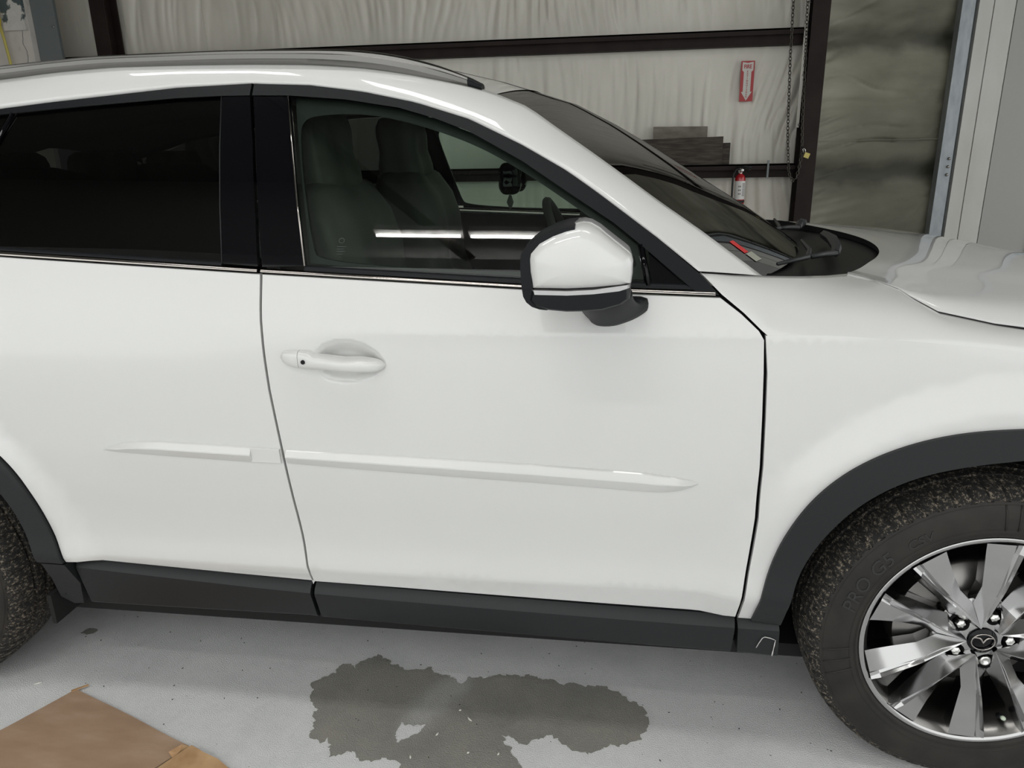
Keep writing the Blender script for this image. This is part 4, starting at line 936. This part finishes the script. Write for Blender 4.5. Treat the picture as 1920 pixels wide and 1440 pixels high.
# cowl
base=[(x+.01,y,z-.006) for x,y,z in wr_[-1]]
FAe=[(-.505,.118),(-.422,.155),(-.359,.195),(-.302,.250)]
edge=FAe+[(x,y) for x,y,z in rows[0][8:-8]]+[(x,1.84-y) for x,y in FAe[::-1]]
poly=[(x+.012,y) for x,y in edge]+[(x-.02,y) for x,y,z in base[::-1]]
v2,f=tri2d(poly,.05); cz=lambda x,y: 1.086+.038*max(0,(-.30-x)/.2)+.006*(1-((y-.92)/.80)**2)
cw=fixn(mk('cowl_panel',[(x,y,cz(x,y)) for x,y in v2],f,COWLM,car))
def wip(pts,r,name,par,m=MATTE,n=6): return MB().tube(pts,r,n).out(name,m,par)
for dy,nm in ((0,0),(.62,1)):
    wp=empty('wiper',(-.25,.50+dy,1.12),parent=car)
    sx=.045 if nm else 0
    angle_smooth(wip([(-.19+sx*.5,.90+dy*.6,1.123),(-.215+sx*.5,.72+dy*.75,1.130),(-.243+sx,.565+dy,1.128),(-.262+sx,.50+dy,1.122)],[.013,.015,.013,.010],'wiper_arm',wp),40)
    wip([(-.262+sx,.50+dy,1.122),(-.31+sx,.42+dy,1.130),(-.36+sx*1.2,.33+dy,1.138)],[.008,.007,.006],'wiper_arm_tip',wp)
    wip([(-.46+sx*2.5,.20+dy,1.140+.01*nm),(-.37+sx*1.3,.32+dy,1.138),(-.325+sx,.50+dy,1.130),(-.30+sx,.70+dy,1.130)],[.004,.006,.006,.004],'wiper_blade',wp)
# ---- underside, front and back closing
MB().box((-3.4,.14,.20),(.55,1.70,.235)).out('underbody',VOID,car,smooth=False)
# short nose: bumper face with dark grille
s=[]
for y in [.55+.74*i/16 for i in range(17)]:
    d=(y-.92)/.40; xx=.975-.03*d*d; s.append([(xx-.10,y,.86),(xx-.02,y,.80),(xx,y,.62),(xx-.01,y,.35),(xx-.12,y,.24)])
fixn(sect('grille',s,GLOSSB,car,closed=False,cap=False))
fixn(MB().grid([[(-3.2-.45*sstep(0,1,t)*1.0,y,1.44-1.0*t) for y in [.42+1.0*i/8 for i in range(9)]] for t in [k/8 for k in range(9)]]).out('tailgate',PAINT,car))
# ---- cabin
for y in (.50,1.34):
    softbox('seat_back',(-1.50,y,.98),(.16,.50,.62),SEATM,car,.80,-.22); softbox('headrest',(-1.585,y,1.385),(.11,.27,.20),SEATM,car,.86,-.1)
    softbox('seat_cushion',(-1.22,y,.66),(.52,.50,.16),SEATM,car)
softbox('rear_seat_back',(-2.42,.92,.98),(.20,1.36,.62),SEATM,car,.92,-.25); softbox('rear_seat_cushion',(-2.15,.92,.66),(.50,1.36,.18),SEATM,car)
for y in (.50,.92,1.34): softbox('headrest',(-2.50,y,1.31),(.09,.24,.16),SEATM,car,.9)
s=[]
for k in range(17):
    y=.14+1.56*k/16; d=((y-.92)/.78)**2; s.append([(-.80+.10*d*-1,y,1.02),(-.83-.10*d,y,1.085),(-.78-.12*d,y,1.115),(-.60-.16*d,y,1.115),(-.36-.20*d,y,1.085),(-.36-.20*d,y,.6),(-.85,y,.6)])
angle_smooth(sect('dashboard',s,TRIMI,car),40)
ang=math.radians(24)
def swp(a): 
    y=.185*math.cos(a); u=.185*math.sin(a); return (-.985-u*math.sin(ang),1.34+y,1.03+u*math.cos(ang))
MB().tube([swp(2*math.pi*i/32) for i in range(33)],.016,8,False).tube([swp(0),(-.965,1.34,1.02),swp(math.pi)],.018,6).tube([(-.965,1.34,1.02),swp(-math.pi/2)],.018,6).out('steering_wheel',SEATM,car)
softbox('instrument_hood',(-.80,1.34,1.13),(.22,.40,.08),TRIMI,car)
rv=softbox('rear_view_mirror',(-1.125,.92,1.30),(.035,.24,.065),GLOSSB,car); MB().tube([(-1.11,.92,1.32),(-1.03,.92,1.40),(-.98,.92,1.44)],.012,8).out('mirror_stalk',TRIMI,rv)
MB().tube([(-1.135,.93,1.27),(-1.137,.93,1.245)],.0015,5).tube([(-1.137,.93,1.247),(-1.138,.93,1.225),(-1.137,.93,1.205)],[.004,.012,.003],6).out('hanging_charm',SEATM,rv)
